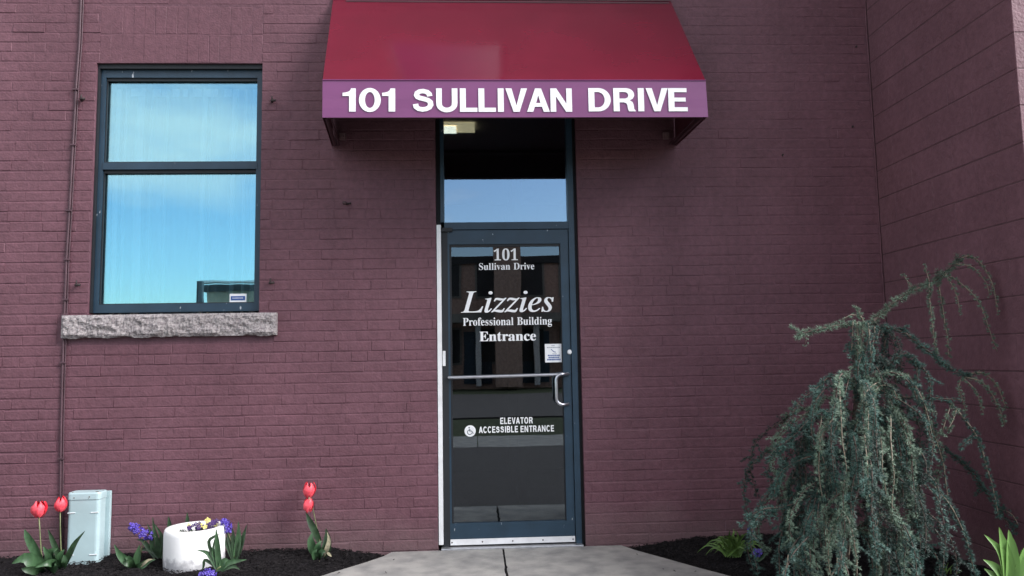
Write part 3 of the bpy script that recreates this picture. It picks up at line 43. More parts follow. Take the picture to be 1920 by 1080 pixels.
# ------------------------------------------------------------------ helpers
def ray(px, py):
    return RX*((px-960)/F) - UX*((py-540)/F) + _f
def at(px, py, val, ax=1):
    """point of the place that the photograph shows at this spot, on the plane ax = val"""
    d = ray(px, py); return CAM + d*((val-CAM[ax])/d[ax])
def mirrored(px, py, dist):
    p = at(px, py, dist); return Vector((p.x, -dist, p.z))
def link(o, parent=None):
    C.objects.link(o)
    if parent is not None: o.parent = parent
    return o
def thing(name, label, cat, loc=(0, 0, 0), group=None):
    o = bpy.data.objects.new(name, None); C.objects.link(o); o.location = loc; o.empty_display_size = .1
    o['label'] = label; o['category'] = cat
    if group: o['group'] = group
    return o
def tag(o, label, cat, group=None):
    o['label'] = label; o['category'] = cat
    if group: o['group'] = group
    return o
class MB:
    def __init__(s): s.v = []; s.f = []
    def add(s, vs, fs):
        n = len(s.v); s.v += [tuple(v) for v in vs]; s.f += [tuple(i+n for i in f) for f in fs]; return s
    def box(s, a, b):
        (x0, y0, z0), (x1, y1, z1) = [min(p, q) for p, q in zip(a, b)], [max(p, q) for p, q in zip(a, b)]
        return s.add([(x0,y0,z0),(x1,y0,z0),(x1,y1,z0),(x0,y1,z0),(x0,y0,z1),(x1,y0,z1),(x1,y1,z1),(x0,y1,z1)],
                     [(0,3,2,1),(4,5,6,7),(0,1,5,4),(1,2,6,5),(2,3,7,6),(3,0,4,7)])
    def tube(s, pts, r, n=8, cap=True):
        pts = [Vector(p) for p in pts]; rr = r if isinstance(r, (list, tuple)) else [r]*len(pts)
        vs = []; fs = []; pn = None
        for i, p in enumerate(pts):
            t = (pts[min(i+1, len(pts)-1)] - pts[max(i-1, 0)]).normalized()
            if pn is None: pn = t.orthogonal().normalized()
            pn = (pn - t*pn.dot(t)).normalized(); b = t.cross(pn)
            for k in range(n):
                a = 2*math.pi*k/n; vs.append(p + (pn*math.cos(a) + b*math.sin(a))*rr[i])
        for i in range(len(pts)-1):
            for k in range(n):
                fs.append((i*n+k, i*n+(k+1) % n, (i+1)*n+(k+1) % n, (i+1)*n+k))
        if cap: fs += [tuple(range(n))[::-1], tuple((len(pts)-1)*n+k for k in range(n))]
        return s.add(vs, fs)
    def mesh(s, name):
        m = bpy.data.meshes.new(name); m.from_pydata(s.v, [], s.f); m.update(); return m
    def build(s, name, mat, parent=None, loc=None, smooth=False, bevel=0):
        m = s.mesh(name)
        if bevel:
            bm = bmesh.new(); bm.from_mesh(m); bmesh.ops.bevel(bm, geom=bm.edges[:], offset=bevel, segments=2, affect='EDGES', profile=.6); bm.to_mesh(m); bm.free()
        if isinstance(mat, (list, tuple)):
            for q in mat: m.materials.append(q)
        else: m.materials.append(mat)
        if smooth: m.polygons.foreach_set('use_smooth', [True]*len(m.polygons))
        o = bpy.data.objects.new(name, m); link(o, parent)
        if parent is not None:
            q = parent
            off = Vector((0, 0, 0))
            while q is not None: off += Vector(q.location); q = q.parent
            o.location = -off + (Vector(loc) if loc is not None else Vector((0, 0, 0)))
        elif loc is not None: o.location = loc
        return o
# ------------------------------------------------------------------ materials
def mat(name, col, rough=.6, noise_amt=.15, nscale=6, bump=0, bscale=40, spec=.5, metal=0, col2=None, lo=.35, hi=.65, coat=0, stretch=(1, 1, 1), detail=6):
    m = bpy.data.materials.new(name); m.use_nodes = True; t = m.node_tree; n = t.nodes.new; l = t.links.new
    p = t.nodes['Principled BSDF']; p.inputs['Roughness'].default_value = rough; p.inputs['Metallic'].default_value = metal
    p.inputs['Specular IOR Level'].default_value = spec; p.inputs['Coat Weight'].default_value = coat
    g = n('ShaderNodeNewGeometry'); mp = n('ShaderNodeMapping'); mp.inputs['Scale'].default_value = stretch; l(g.outputs['Position'], mp.inputs[0])
    z = n('ShaderNodeTexNoise'); z.inputs['Scale'].default_value = nscale; z.inputs['Detail'].default_value = detail; l(mp.outputs[0], z.inputs['Vector'])
    r = n('ShaderNodeValToRGB'); c2 = col2 or [c*(1-noise_amt) for c in col]
    r.color_ramp.elements[0].position = lo; r.color_ramp.elements[1].position = hi
    r.color_ramp.elements[0].color = (*c2, 1); r.color_ramp.elements[1].color = (*[min(1, c*(1+noise_amt)) if not col2 else c for c in col], 1)
    l(z.outputs[0], r.inputs[0]); l(r.outputs[0], p.inputs['Base Color'])
    if bump:
        b = n('ShaderNodeTexNoise'); b.inputs['Scale'].default_value = bscale; b.inputs['Detail'].default_value = 5; l(g.outputs['Position'], b.inputs['Vector'])
        bp = n('ShaderNodeBump'); bp.inputs['Strength'].default_value = bump; bp.inputs['Distance'].default_value = .01
        l(b.outputs[0], bp.inputs['Height']); l(bp.outputs[0], p.inputs['Normal'])
    return m
def paint_wall(name, a, b, chips=.5):
    """old maroon masonry paint: soft mottling, a few chips, grime streaks and pits"""
    m = mat(name, a, .62, 0, 1.3, .35, 70, .35, col2=b, lo=.3, hi=.7); t = m.node_tree; n = t.nodes.new; l = t.links.new
    p = t.nodes['Principled BSDF']; g = [q for q in t.nodes if q.type == 'NEW_GEOMETRY'][0]
    ramp = [q for q in t.nodes if q.type == 'VALTORGB'][0]
    # fine grain
    z = n('ShaderNodeTexNoise'); z.inputs['Scale'].default_value = 28; z.inputs['Detail'].default_value = 8; l(g.outputs['Position'], z.inputs['Vector'])
    mr = n('ShaderNodeMapRange'); mr.inputs[1].default_value = .3; mr.inputs[2].default_value = .7; mr.inputs[3].default_value = .86; mr.inputs[4].default_value = 1.12; l(z.outputs[0], mr.inputs[0])
    ms = n('ShaderNodeMapping'); ms.inputs['Scale'].default_value = (7, 7, .7); l(g.outputs['Position'], ms.inputs[0]); zs = n('ShaderNodeTexNoise'); zs.inputs['Scale'].default_value = 1; zs.inputs['Detail'].default_value = 5; l(ms.outputs[0], zs.inputs['Vector'])
    m2 = n('ShaderNodeMapRange'); m2.inputs[1].default_value = .35; m2.inputs[2].default_value = .65; m2.inputs[3].default_value = .955; m2.inputs[4].default_value = 1.03; l(zs.outputs[0], m2.inputs[0])
    zl = n('ShaderNodeTexNoise'); zl.inputs['Scale'].default_value = 2.7; zl.inputs['Detail'].default_value = 3; l(g.outputs['Position'], zl.inputs['Vector'])
    m3 = n('ShaderNodeMapRange'); m3.inputs[1].default_value = .35; m3.inputs[2].default_value = .65; m3.inputs[3].default_value = .94; m3.inputs[4].default_value = 1.06; l(zl.outputs[0], m3.inputs[0])
    q1 = n('ShaderNodeMath'); q1.operation = 'MULTIPLY'; l(mr.outputs[0], q1.inputs[0]); l(m2.outputs[0], q1.inputs[1]); q2 = n('ShaderNodeMath'); q2.operation = 'MULTIPLY'; l(q1.outputs[0], q2.inputs[0]); l(m3.outputs[0], q2.inputs[1]); mr = q2
    mul = n('ShaderNodeMix'); mul.data_type = 'RGBA'; mul.blend_type = 'MULTIPLY'; mul.inputs[0].default_value = 1
    l(ramp.outputs[0], mul.inputs[6]); l(mr.outputs[0], mul.inputs[7])
    # pits and chips with dark edges
    v = n('ShaderNodeTexNoise'); v.inputs['Scale'].default_value = 9; v.inputs['Detail'].default_value = 12; v.inputs['Roughness'].default_value = .72
    mp = n('ShaderNodeMapping'); mp.inputs['Scale'].default_value = (1, 1, 2.6); l(g.outputs['Position'], mp.inputs[0]); l(mp.outputs[0], v.inputs['Vector'])
    cr = n('ShaderNodeMapRange'); cr.inputs[1].default_value = .675; cr.inputs[2].default_value = .71; cr.inputs[3].default_value = 0; cr.inputs[4].default_value = chips; l(v.outputs[0], cr.inputs[0])
    # splashed dust, ragged upper edge, along the foot of the wall
    sx = n('ShaderNodeSeparateXYZ'); l(g.outputs['Position'], sx.inputs[0]); za = n('ShaderNodeMath'); za.operation = 'MULTIPLY_ADD'; za.inputs[1].default_value = -.45; l(zl.outputs[0], za.inputs[0]); l(sx.outputs['Z'], za.inputs[2])
    zd = n('ShaderNodeMapRange'); zd.inputs[1].default_value = -.22; zd.inputs[2].default_value = .05; zd.inputs[3].default_value = .32; zd.inputs[4].default_value = 0; l(za.outputs[0], zd.inputs[0])
    md = n('ShaderNodeMix'); md.data_type = 'RGBA'; md.inputs[7].default_value = (.17, .14, .13, 1); l(zd.outputs[0], md.inputs[0]); l(mul.outputs[2], md.inputs[6]); mul = md
    mc = n('ShaderNodeMix'); mc.data_type = 'RGBA'; mc.inputs[7].default_value = (.05, .022, .022, 1)
    l(cr.outputs[0], mc.inputs[0]); l(mul.outputs[2], mc.inputs[6]); l(mc.outputs[2], p.inputs['Base Color'])
    # broad trowelled relief under the fine one
    bp = [q for q in t.nodes if q.type == 'BUMP'][0]
    b2 = n('ShaderNodeTexNoise'); b2.inputs['Scale'].default_value = 11; b2.inputs['Detail'].default_value = 6; l(g.outputs['Position'], b2.inputs['Vector'])
    bq = n('ShaderNodeBump'); bq.inputs['Strength'].default_value = .38; bq.inputs['Distance'].default_value = .012
    sub = n('ShaderNodeMath'); sub.operation = 'SUBTRACT'; l(b2.outputs[0], sub.inputs[0]); l(cr.outputs[0], sub.inputs[1])
    l(sub.outputs[0], bq.inputs['Height']); l(bp.outputs[0], bq.inputs['Normal']); l(bq.outputs[0], p.inputs['Normal'])
    return m
M = {}
M['brick'] = paint_wall('maroon_paint', (.146, .066, .084), (.126, .055, .071))
M['joint'] = paint_wall('maroon_paint_in_joints', (.138, .064, .082), (.118, .053, .070), .3)
M['block'] = paint_wall('maroon_block_paint', (.165, .080, .098), (.145, .069, .085), .1)
M['blockjoint'] = mat('painted_block_joint', (.085, .040, .048), .7, .15, 20, .3, 60)
M['frame'] = mat('slate_blue_aluminium', (.018, .043, .070), .42, .12, 8, .06, 200, .5)
def scuffs(m, lo=.70):
    t = m.node_tree; n = t.nodes.new; l = t.links.new; p = t.nodes['Principled BSDF']; g = [q for q in t.nodes if q.type == 'NEW_GEOMETRY'][0]
    z = n('ShaderNodeTexNoise'); z.inputs['Scale'].default_value = 38; z.inputs['Detail'].default_value = 3; mp = n('ShaderNodeMapping'); mp.inputs['Scale'].default_value = (1, 1, .35); mp.inputs['Rotation'].default_value = (0, .4, 0)
    l(g.outputs['Position'], mp.inputs[0]); l(mp.outputs[0], z.inputs['Vector']); r = n('ShaderNodeMapRange'); r.inputs[1].default_value = lo; r.inputs[2].default_value = lo+.03; l(z.outputs[0], r.inputs[0])
    x = n('ShaderNodeMix'); x.data_type = 'RGBA'; x.inputs[7].default_value = (.42, .46, .5, 1); old = p.inputs['Base Color'].links[0].from_socket; l(r.outputs[0], x.inputs[0]); l(old, x.inputs[6]); l(x.outputs[2], p.inputs['Base Color'])
scuffs(M['frame'])
M['frame_dark'] = mat('dark_gasket', (.012, .014, .018), .6, .1, 8)
M['white_metal'] = mat('white_metal', (.74, .75, .76), .45, .08, 12, .1, 60)
M['alu'] = mat('brushed_aluminium', (.62, .63, .65), .34, .1, 30, .05, 200, .5, .9)
M['steel'] = mat('satin_steel', (.55, .56, .60), .3, .08, 30, 0, 0, .5, .95)
M['white'] = mat('white_vinyl_lettering', (.82, .83, .84), .5, .05, 20)
M['awn'] = mat('crimson_awning_vinyl', (.125, .004, .018), .6, .08, 3, .03, 14, .02, coat=1)
M['awn'].node_tree.nodes['Principled BSDF'].inputs['Coat Roughness'].default_value = .09; M['awn'].node_tree.nodes['Principled BSDF'].inputs['Coat IOR'].default_value = 1.75
M['valance'] = mat('sky_sheen_valance_vinyl', (.175, .045, .145), .38, .05, 5, .05, 25, .6)  # blue sky sheen on maroon vinyl, mixed into the base colour as purple
M['awn_in'] = mat('awning_frame_and_shaded_inside', (.055, .02, .028), .55, .15, 10)  # frame tubes, and the vinyl's inner faces darkened as shade
M['awn_side'] = mat('maroon_awning_side_vinyl', (.085, .02, .03), .45, .1, 6)
M['granite'] = mat('rock_faced_granite', (.36, .33, .325), .8, 0, 75, .7, 60, .3, col2=(.20, .175, .18), lo=.38, hi=.6, detail=9)
M['concrete'] = mat('concrete_walk', (.325, .32, .30), .85, 0, 7, .35, 120, .3, col2=(.20, .20, .195), lo=.32, hi=.62, detail=10)
M['mulch'] = mat('black_mulch', (.009, .008, .009), .95, .5, 60, 1, 90, .15)
M['chip'] = mat('mulch_chip', (.011, .0095, .010), .9, .6, 30, 0, 0, .2)
M['asphalt'] = mat('asphalt', (.085, .078, .076), .9, .2, 30, .4, 200, .3)
M['grass'] = mat('verge_grass', (.05, .06, .032), .9, .35, 8, .6, 60, .2)
M['iron'] = mat('painted_iron', (.075, .035, .042), .6, .25, 20, .3, 80)
M['bracket'] = mat('dusty_pink_bracket', (.22, .13, .14), .6, .2, 30)
M['rusty'] = mat('dark_rusted_iron', (.028, .018, .018), .7, .3, 40, .3, 80)
M['cable'] = mat('maroon_painted_cable', (.075, .036, .047), .55, .2, 10)
M['curtain'] = mat('white_sheer_curtain', (.80, .82, .82), .85, .04, 6, 0, 0, .2, stretch=(1, 1, .05))
M['sheer'] = mat('thin_grey_sheer', (.42, .44, .46), .9, .04, 6)
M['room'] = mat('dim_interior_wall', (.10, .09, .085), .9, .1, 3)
M['ceil'] = mat('dim_ceiling_tile', (.55, .53, .50), .9, .1, 3)
M['pedestal'] = mat('pale_green_enamel', (.40, .53, .55), .4, .07, 5, .08, 20, .5)
M['rust'] = mat('rust_spot', (.10, .045, .028), .9, .3, 60)
M['pot'] = mat('white_glazed_planter', (.86, .86, .85), .45, .04, 6, .1, 20, .5)
M['red'] = mat('red_tulip_petal', (.66, .012, .028), .45, .12, 60, 0, 0, .4)
M['pink'] = mat('pink_flushed_petal', (.80, .085, .115), .45, .2, 60, 0, 0, .4)
M['leaf'] = mat('blue_green_leaf', (.042, .092, .040), .42, .35, 30, .1, 60, .5, stretch=(1, 1, .3))
M['leaf_dark'] = mat('dark_green_leaf', (.024, .052, .022), .45, .35, 30, 0, 0, .5)
M['leaf_bright'] = mat('fresh_green_leaf', (.10, .21, .045), .42, .25, 12, 0, 0, .5, stretch=(1, 1, .3))
M['grassy'] = mat('lily_leaf', (.085, .155, .035), .5, .3, 12, 0, 0, .4)
M['dry'] = mat('withered_leaf', (.36, .33, .22), .7, .25, 50)
M['stem'] = mat('flower_stem', (.13, .15, .065), .5, .2, 20)
M['hyac'] = mat('violet_floret', (.075, .040, .34), .5, .4, 120)
M['hyac2'] = mat('pale_violet_floret', (.17, .13, .52), .5, .2, 120)
M['pansy_y'] = mat('yellow_pansy', (.80, .70, .22), .6, .2, 60)
M['pansy_v'] = mat('dark_violet_pansy', (.05, .018, .11), .6, .3, 60)
M['needle'] = mat('blue_green_needles', (.040, .092, .076), .6, .35, 9, 0, 0, .4)
M['needle2'] = mat('grey_green_needles', (.115, .175, .125), .6, .3, 14, 0, 0, .4)
M['needle3'] = mat('inner_shade_needles', (.020, .044, .036), .6, .35, 9, 0, 0, .4)  # darker copy that paints shade inside the crown
M['bark'] = mat('cedar_bark', (.085, .060, .050), .85, .3, 60, .5, 90)
M['twig'] = mat('young_tan_twig', (.19, .155, .115), .7, .2, 60)
M['far_brick'] = mat('dark_brown_far_brick', (.42, .28, .23), .8, .2, 8, .2, 30)
M['far_dark'] = mat('far_dark_trim', (.025, .025, .028), .6, .2, 4)
M['far_pale'] = mat('far_pale_trim', (.22, .21, .19), .7, .1, 4)
M['tan'] = mat('tan_far_brick', (.50, .40, .30), .8, .15, 6)
M['blue_ink'] = mat('blue_print', (.03, .09, .30), .5, .05, 20)
M['grey_ink'] = mat('grey_print', (.35, .38, .42), .5, .05, 20)
def glass(name, refl, tint, rough=0.0, wav=0.0, gcol=(.92, .97, 1)):
    m = bpy.data.materials.new(name); m.use_nodes = True; t = m.node_tree; t.nodes.clear(); n = t.nodes.new; l = t.links.new
    o = n('ShaderNodeOutputMaterial'); mx = n('ShaderNodeMixShader'); tr = n('ShaderNodeBsdfTransparent'); gl = n('ShaderNodeBsdfGlossy')
    tr.inputs[0].default_value = (*tint, 1); gl.inputs['Color'].default_value = (*gcol, 1); gl.inputs['Roughness'].default_value = rough
    lw = n('ShaderNodeFresnel'); lw.inputs[0].default_value = 1.5
    mr = n('ShaderNodeMapRange'); mr.inputs[1].default_value = .04; mr.inputs[2].default_value = 1; mr.inputs[3].default_value = refl; mr.inputs[4].default_value = 1
    l(lw.outputs[0], mr.inputs[0]); l(mr.outputs[0], mx.inputs[0]); l(tr.outputs[0], mx.inputs[1]); l(gl.outputs[0], mx.inputs[2]); l(mx.outputs[0], o.inputs[0])
    if wav:
        z = n('ShaderNodeTexNoise'); z.inputs['Scale'].default_value = 2.2; g = n('ShaderNodeNewGeometry'); l(g.outputs['Position'], z.inputs['Vector'])
        b = n('ShaderNodeBump'); b.inputs['Strength'].default_value = wav; b.inputs['Distance'].default_value = .01; l(z.outputs[0], b.inputs['Height']); l(b.outputs[0], gl.inputs['Normal'])
    return m
M['glass_window'] = glass('coated_window_glass', .43, (.90, .97, 1), 0, .05, (.50, .90, 1))  # cyan of the mirrored sky is put into the reflection colour
M['glass_upper'] = glass('clear_upper_glass', .30, (.99, .99, 1))
M['glass_transom'] = glass('transom_glass', .34, (.5, .55, .58), 0, .03, (.74, .88, 1))
M['glass_door'] = glass('dark_door_glass', .125, (.45, .47, .48), 0, .03, (.78, .9, 1))
def emit(name, col, s):
    m = bpy.data.materials.new(name); m.use_nodes = True; p = m.node_tree.nodes['Principled BSDF']
    p.inputs['Base Color'].default_value = (*col, 1); p.inputs['Emission Color'].default_value = (*col, 1); p.inputs['Emission Strength'].default_value = s; return m
M['lamp'] = emit('lit_lamp_diffuser', (1, .76, .42), 1.1); M['tube'] = emit('lit_tube', (1, .90, .68), 3.2)
# ------------------------------------------------------------------ main dimensions (metres)
GX, GW = 2.81, -1.387                      # corner with the block wing, how far the wing projects
WX0, WX1, WZ0, WZ1 = -2.535, -1.432, 1.555, 3.262    # window opening
DX0, DX1, DZ1 = -.262, .702, 3.02                    # door opening
TOP = 4.14
# ------------------------------------------------------------------ ground
def sheet(name, x0, x1, y0, y1, z, m, nx=1, ny=1):
    b = MB(); vs = [(x0+(x1-x0)*i/nx, y0+(y1-y0)*j/ny, z) for j in range(ny+1) for i in range(nx+1)]
    b.add(vs, [(j*(nx+1)+i, j*(nx+1)+i+1, (j+1)*(nx+1)+i+1, (j+1)*(nx+1)+i) for j in range(ny) for i in range(nx)])
    o = b.build(name, m); o['kind'] = 'structure'; return o
sheet('ground', -400, 400, -400, 400, -.16, M['grass'])
b = MB().box((-60, -5.6, -.3), (60, -3.38, -.010)); b.box((-60, -3.38, -.3), (60, -1.3, -.010)); o = b.build('parking_lot', M['asphalt']); o['kind'] = 'structure'
b = MB()
for i in range(-20, 20): b.box((i*1.5+.01, -7.1, -.3), (i*1.5+1.495, -5.602, -.006))
o = b.build('pavement', M['concrete']); o['kind'] = 'structure'
b = MB().box((-60, -24, -.3), (60, -12.5, -.12)); o = b.build('road', M['asphalt']); o['kind'] = 'structure'
# walkway: two slabs that flare away from the door, joint between them
walk = bpy.data.objects.new('walkway', None); C.objects.link(walk); walk['kind'] = 'structure'
def walk_edge(side):
    if side < 0: return [(-.56, -.02), (-.60, -.12), (-.70, -.26), (-.84, -.43), (-1.02, -.66), (-1.30, -1.05), (-1.5, -1.3)]
    return [(.93, -.02), (1.0, -.16), (1.13, -.36), (1.28, -.60), (1.46, -.86), (1.66, -1.15), (1.78, -1.3)]
JX = .158
for side in (-1, 1):
    e = walk_edge(side); n = len(e); vs = []; fs = []
    jx = [JX+side*.006 + .012*math.sin(y*9)*0 for _, y in e]
    for (x, y), j in zip(e, jx): vs += [(x, y, 0), (j, y, 0), (x, y, -.15), (j, y, -.15)]
    for i in range(n-1):
        a, c = 4*i, 4*i+4
        q = [(a, a+1, c+1, c), (a, c, c+2, a+2), (a+1, a+3, c+3, c+1)]
        fs += q if side > 0 else [t[::-1] for t in q]
    fs += [(0, 2, 3, 1), (4*n-4, 4*n-3, 4*n-1, 4*n-2)]
    m = MB().add(vs, fs).mesh('slab'); bm = bmesh.new(); bm.from_mesh(m); bmesh.ops.recalc_face_normals(bm, faces=bm.faces); bm.to_mesh(m); bm.free()
    m.materials.append(M['concrete']); link(bpy.data.objects.new('slab', m), walk)
b = MB()   # dirt packed in the joint, widening towards the viewer
pts = [(JX+.004*math.sin(i*2.1), -.03-i*.06, -.004) for i in range(20)]
b.tube(pts, [.004+.004*random.random()+.004*(i > 6) for i, _ in enumerate(pts)], 5); o = b.build('joint_dirt', M['mulch'], walk)
# mulch beds
def bed(name, x0, x1, inside):
    nx, ny = int((x1-x0)/.025), 70
    vs = []; idx = {}; fs = []
    for j in range(ny+1):
        for i in range(nx+1):
            x = x0+(x1-x0)*i/nx; y = .02-1.55*j/ny
            h = .02*noise.noise((x*3, y*3, 1))+.012*noise.noise((x*11, y*11, 5))+.010*noise.noise((x*40, y*40, 3))+.008*noise.noise((x*80, y*80, 9))
            idx[i, j] = len(vs); vs.append((x, y, inside(x, y)+h))
    for j in range(ny):
        for i in range(nx): fs.append((idx[i, j+1], idx[i+1, j+1], idx[i+1, j], idx[i, j]))
    o = MB().add(vs, fs).build(name, M['mulch'], smooth=False); o['kind'] = 'structure'; return o
def interp(tbl, y):
    for (xa, ya), (xb, yb) in zip(tbl, tbl[1:]):
        if yb <= y <= ya: return xa+(xb-xa)*(ya-y)/(ya-yb)
    return tbl[0][0] if y > tbl[0][1] else tbl[-1][0]
def hleft(x, y):
    d = interp(walk_edge(-1), y) - x                     # distance outwards from the slab edge
    return -.045+.065*min(1, max(0, d)/.4) + .01*max(0, 1+y/.12)
def hright(x, y):
    d = x - interp(walk_edge(1), y)
    return -.045+.06*min(1, max(0, d)/.5) + .015*max(0, 1+y/.12)
bed('mulch_bed', -4.4, -.5, hleft); bed('mulch_bed', .85, 2.84, hright)
def chips(n, x0, x1, hf, side):
    b = MB()
    for _ in range(n):
        y = -random.random()**1.2*1.35; x = random.uniform(x0, x1); e = interp(walk_edge(side), y)
        if (side < 0 and x > e-.02) or (side > 0 and x < e+.02):
            if random.random() > .012: continue
            z = .006
        else: z = hf(x, y)+.008
        a = random.uniform(0, 3.14); l_ = random.uniform(.004, .012)*(1.6 if random.random() < .06 else 1); w_ = random.uniform(.0015, .0035); t = random.uniform(-.5, .5)
        u = Vector((math.cos(a), math.sin(a), t))*l_; v = Vector((-math.sin(a), math.cos(a), random.uniform(-.6, .6)))*w_; p = Vector((x, y, z)); k = Vector((0, 0, .004))
        b.add([p-u-v, p+u-v, p+u+v, p-u+v, p+k], [(0, 1, 4), (1, 2, 4), (2, 3, 4), (3, 0, 4)])
    return b
for args in ((14000, -4.0, -.5, hleft, -1), (9000, .9, 2.8, hright, 1)):
    o = chips(*args).build('mulch_chips', M['chip']); o['kind'] = 'stuff'; tag(o, 'small black bark chips scattered over the %s planting bed' % ('left' if args[4] < 0 else 'right'), 'mulch')
# ------------------------------------------------------------------ the brick building
bld = thing('brick_building', 'maroon painted brick building front with tall sash window and glazed entrance door', 'building')
b = MB(); DEP = .30; MY = .0008       # wall body behind the bricks; its face is the painted joint
for x0, x1, z0, z1 in ((-9, WX0, -.3, TOP), (WX0, WX1, -.3, WZ0), (WX0, WX1, WZ1, TOP), (WX1, DX0, -.3, TOP), (DX0, DX1, DZ1, TOP), (DX1, GX+.2, -.3, TOP), ):
    b.box((x0, MY, z0), (x1, DEP, z1))
b.build('wall', M['joint'], bld)
# upper storey, out of the frame but mirrored in the awning vinyl: painted wall with a tall window
UX0, UX1, UZ0, UZ1 = -.80, .32, 5.15, 7.7
b = MB()
for x0, x1, z0, z1 in ((-9, UX0, TOP, 9.2), (UX0, UX1, TOP, UZ0), (UX0, UX1, UZ1, 9.2), (UX1, GX+.2, TOP, 9.2)): b.box((x0, 0, z0), (x1, DEP, z1))
b.box((-9, 9, -.3), (8, 9.3, 9.2)); b.box((-9.3, 0, -.3), (-9, 9.3, 9.2)); b.box((8, 0, -.3), (8.3, 9.3, 9.2)); b.box((-9, DEP, 9.0), (8, 9, 9.2))
b.build('upper_wall', M['brick'], bld)
win2 = MB().box((UX0, .05, UZ0), (UX1, .10, UZ0+.05)).box((UX0, .05, UZ1-.05), (UX1, .10, UZ1)).box((UX0, .05, UZ0+.05), (UX0+.05, .10, UZ1-.05)).box((UX1-.05, .05, UZ0+.05), (UX1, .10, UZ1-.05)).build('window', M['frame'], bld)
MB().box((UX0+.05, .07, UZ0+.05), (UX1-.05, .08, UZ1-.05)).build('pane', M['glass_upper'], win2)
MB().box((UX0+.05, .10, UZ0+.05), (UX1-.05, .11, UZ1-.05)).build('blind', M['curtain'], win2)
# bricks
CRS = .0681
def brick_verts(hx, hz, seed, proud=.0, rel=1.0):
    r = random.Random(seed); j = lambda s: r.uniform(-s, s)
    bz = .004+r.random()*.006; bv = .0006+(r.random()**3)*.005; ft = (-.0015-proud)*rel+j(.0008)*rel
    vs = []
    for dx, dz, y in ((0, 0, .006), (.0006, .001, .0008), (bv, bz, ft)):
        for sx, sz in ((-1, -1), (1, -1), (1, 1), (-1, 1)):
            vs.append((sx*(hx-dx)+j(.0011), y+(j(.0012) if y < 0 else 0), sz*(hz-dz)+j(.0011)))
    fs = [(8, 9, 10, 11)]
    for a in (0, 4):
        for k in range(4): fs.append((a+k, a+(k+1) % 4, a+4+(k+1) % 4, a+4+k))
    return vs, fs
def free(x0, x1, z0, z1):
    out = [(x0, x1)]
    for bx0, bx1, bz0, bz1 in ((WX0, WX1, WZ0, WZ1), (DX0, DX1, -1, DZ1), (WX0-.19, WX1+.10, WZ0-.155, WZ0), (WX0+.02, WX1-.0, WZ1, WZ1+.40)):
        if z1-.012 <= bz0 or z0+.012 >= bz1: continue
        nn = []
        for a, c in out:
            if c <= bx0 or a >= bx1: nn.append((a, c)); continue
            if a < bx0-.03: nn.append((a, bx0))
            if c > bx1+.03: nn.append((bx1, c))
        out = nn
    return out
brs = []
row = 0; z = -.07
while z < TOP-.01:
    header = row % 7 == 5
    Lb = .1065 if header else .2135
    x = -5.2 + (row % 2)*.106 + random.uniform(-.03, .03)
    while x < GX:
        l_ = Lb*random.uniform(.96, 1.04)
        for a, c in free(x, min(x+l_, GX), z, z+CRS):
            if c-a > .025: brs.append([(a+c)/2, z+CRS/2, (c-a)/2, CRS/2])
        x += l_
    z += CRS; row += 1
# flat arch of upright bricks over the window
for k in range(2):
    nb = 15; w_ = (WX1-WX0-.02)/nb
    for i in range(nb):
        brs.append([WX0+.02+w_*(i+.5), WZ1+.10+.2*k, w_/2, .10])
def vgap(): return random.choice((-.0004, -.0002, .0003, .0007, .0012))
front = [i for i, q in enumerate(brs) if q[0] > -3.35 and -.02 < q[1] < 3.95]
# the 300 that show largest: whole stretchers nearest to the viewer and out of the awning's cover
def shown(q):
    p = Vector((q[0], 0, q[1])); d = p-CAM
    hid = (-.98 < q[0] < 1.42 and q[1] > 2.4) or (q[0] > 1.75 and q[1] < 1.5)
    return (0 if hid else 1)*q[2]*q[3]/(d.length**2)*(1.35 if q[0] < -.3 else 1)
front.sort(key=lambda i: -shown(brs[i])); single = set(front[:300])
variants = {}
def relief(x): return .82 if x < -1.2 else max(.48, .82-.16*(x+1.2))
stuff = MB(); bricks = []
for i, (x, zc, hx, hz) in enumerate(brs):
    pr = .0008*math.sin(zc*91)+random.uniform(-.0002, .0008) if random.random() < .93 else random.uniform(.001, .0035)
    up = hz > .08
    if up: pr = -.001
    gx = hx-vgap(); gz = hz-(random.uniform(.0002, .0018) if not up else .0002)
    if i in single:
        rel = relief(x); key = (round(gx*2/.002), round(rel*4))
        mm = variants.get(key)
        if mm is None or random.random() < .12:
            vs, fs = brick_verts(gx, gz, random.random(), 0, rel)
            mm = MB().add(vs, fs).mesh('brick'); mm.materials.append(M['brick']); variants[key] = mm
        o = bpy.data.objects.new('brick', mm); C.objects.link(o); o.parent = bld
        o.location = (x, -pr, zc+random.uniform(-.0010, .0010)+.0022*noise.noise((x*2.2, 0, zc*3))); o.rotation_euler = (random.uniform(-.012, .012), random.uniform(-.004, .004), random.uniform(-.006, .006))
    else:
        vs, fs = brick_verts(gx, gz, random.random(), pr, relief(x)); tz = random.uniform(-.0010, .0010)+.0022*noise.noise((x*2.2, 0, zc*3)); ry = random.uniform(-.004, .004)
        stuff.add([(x+a, c, zc+tz+d+a*ry) for a, c, d in vs], fs)
o = stuff.build('brick_courses', M['brick'], bld); o['kind'] = 'stuff'
# paint drips / ragged caulk bead at the inner corner and along the ground
b = MB(); pts = [(GX-.004+random.uniform(-.002, .002), -.006, zz*.05-.02) for zz in range(84)]
b.tube(pts, [.003+random.random()*.003 for _ in pts], 6); b.build('corner_bead', M['brick'], bld, smooth=True)
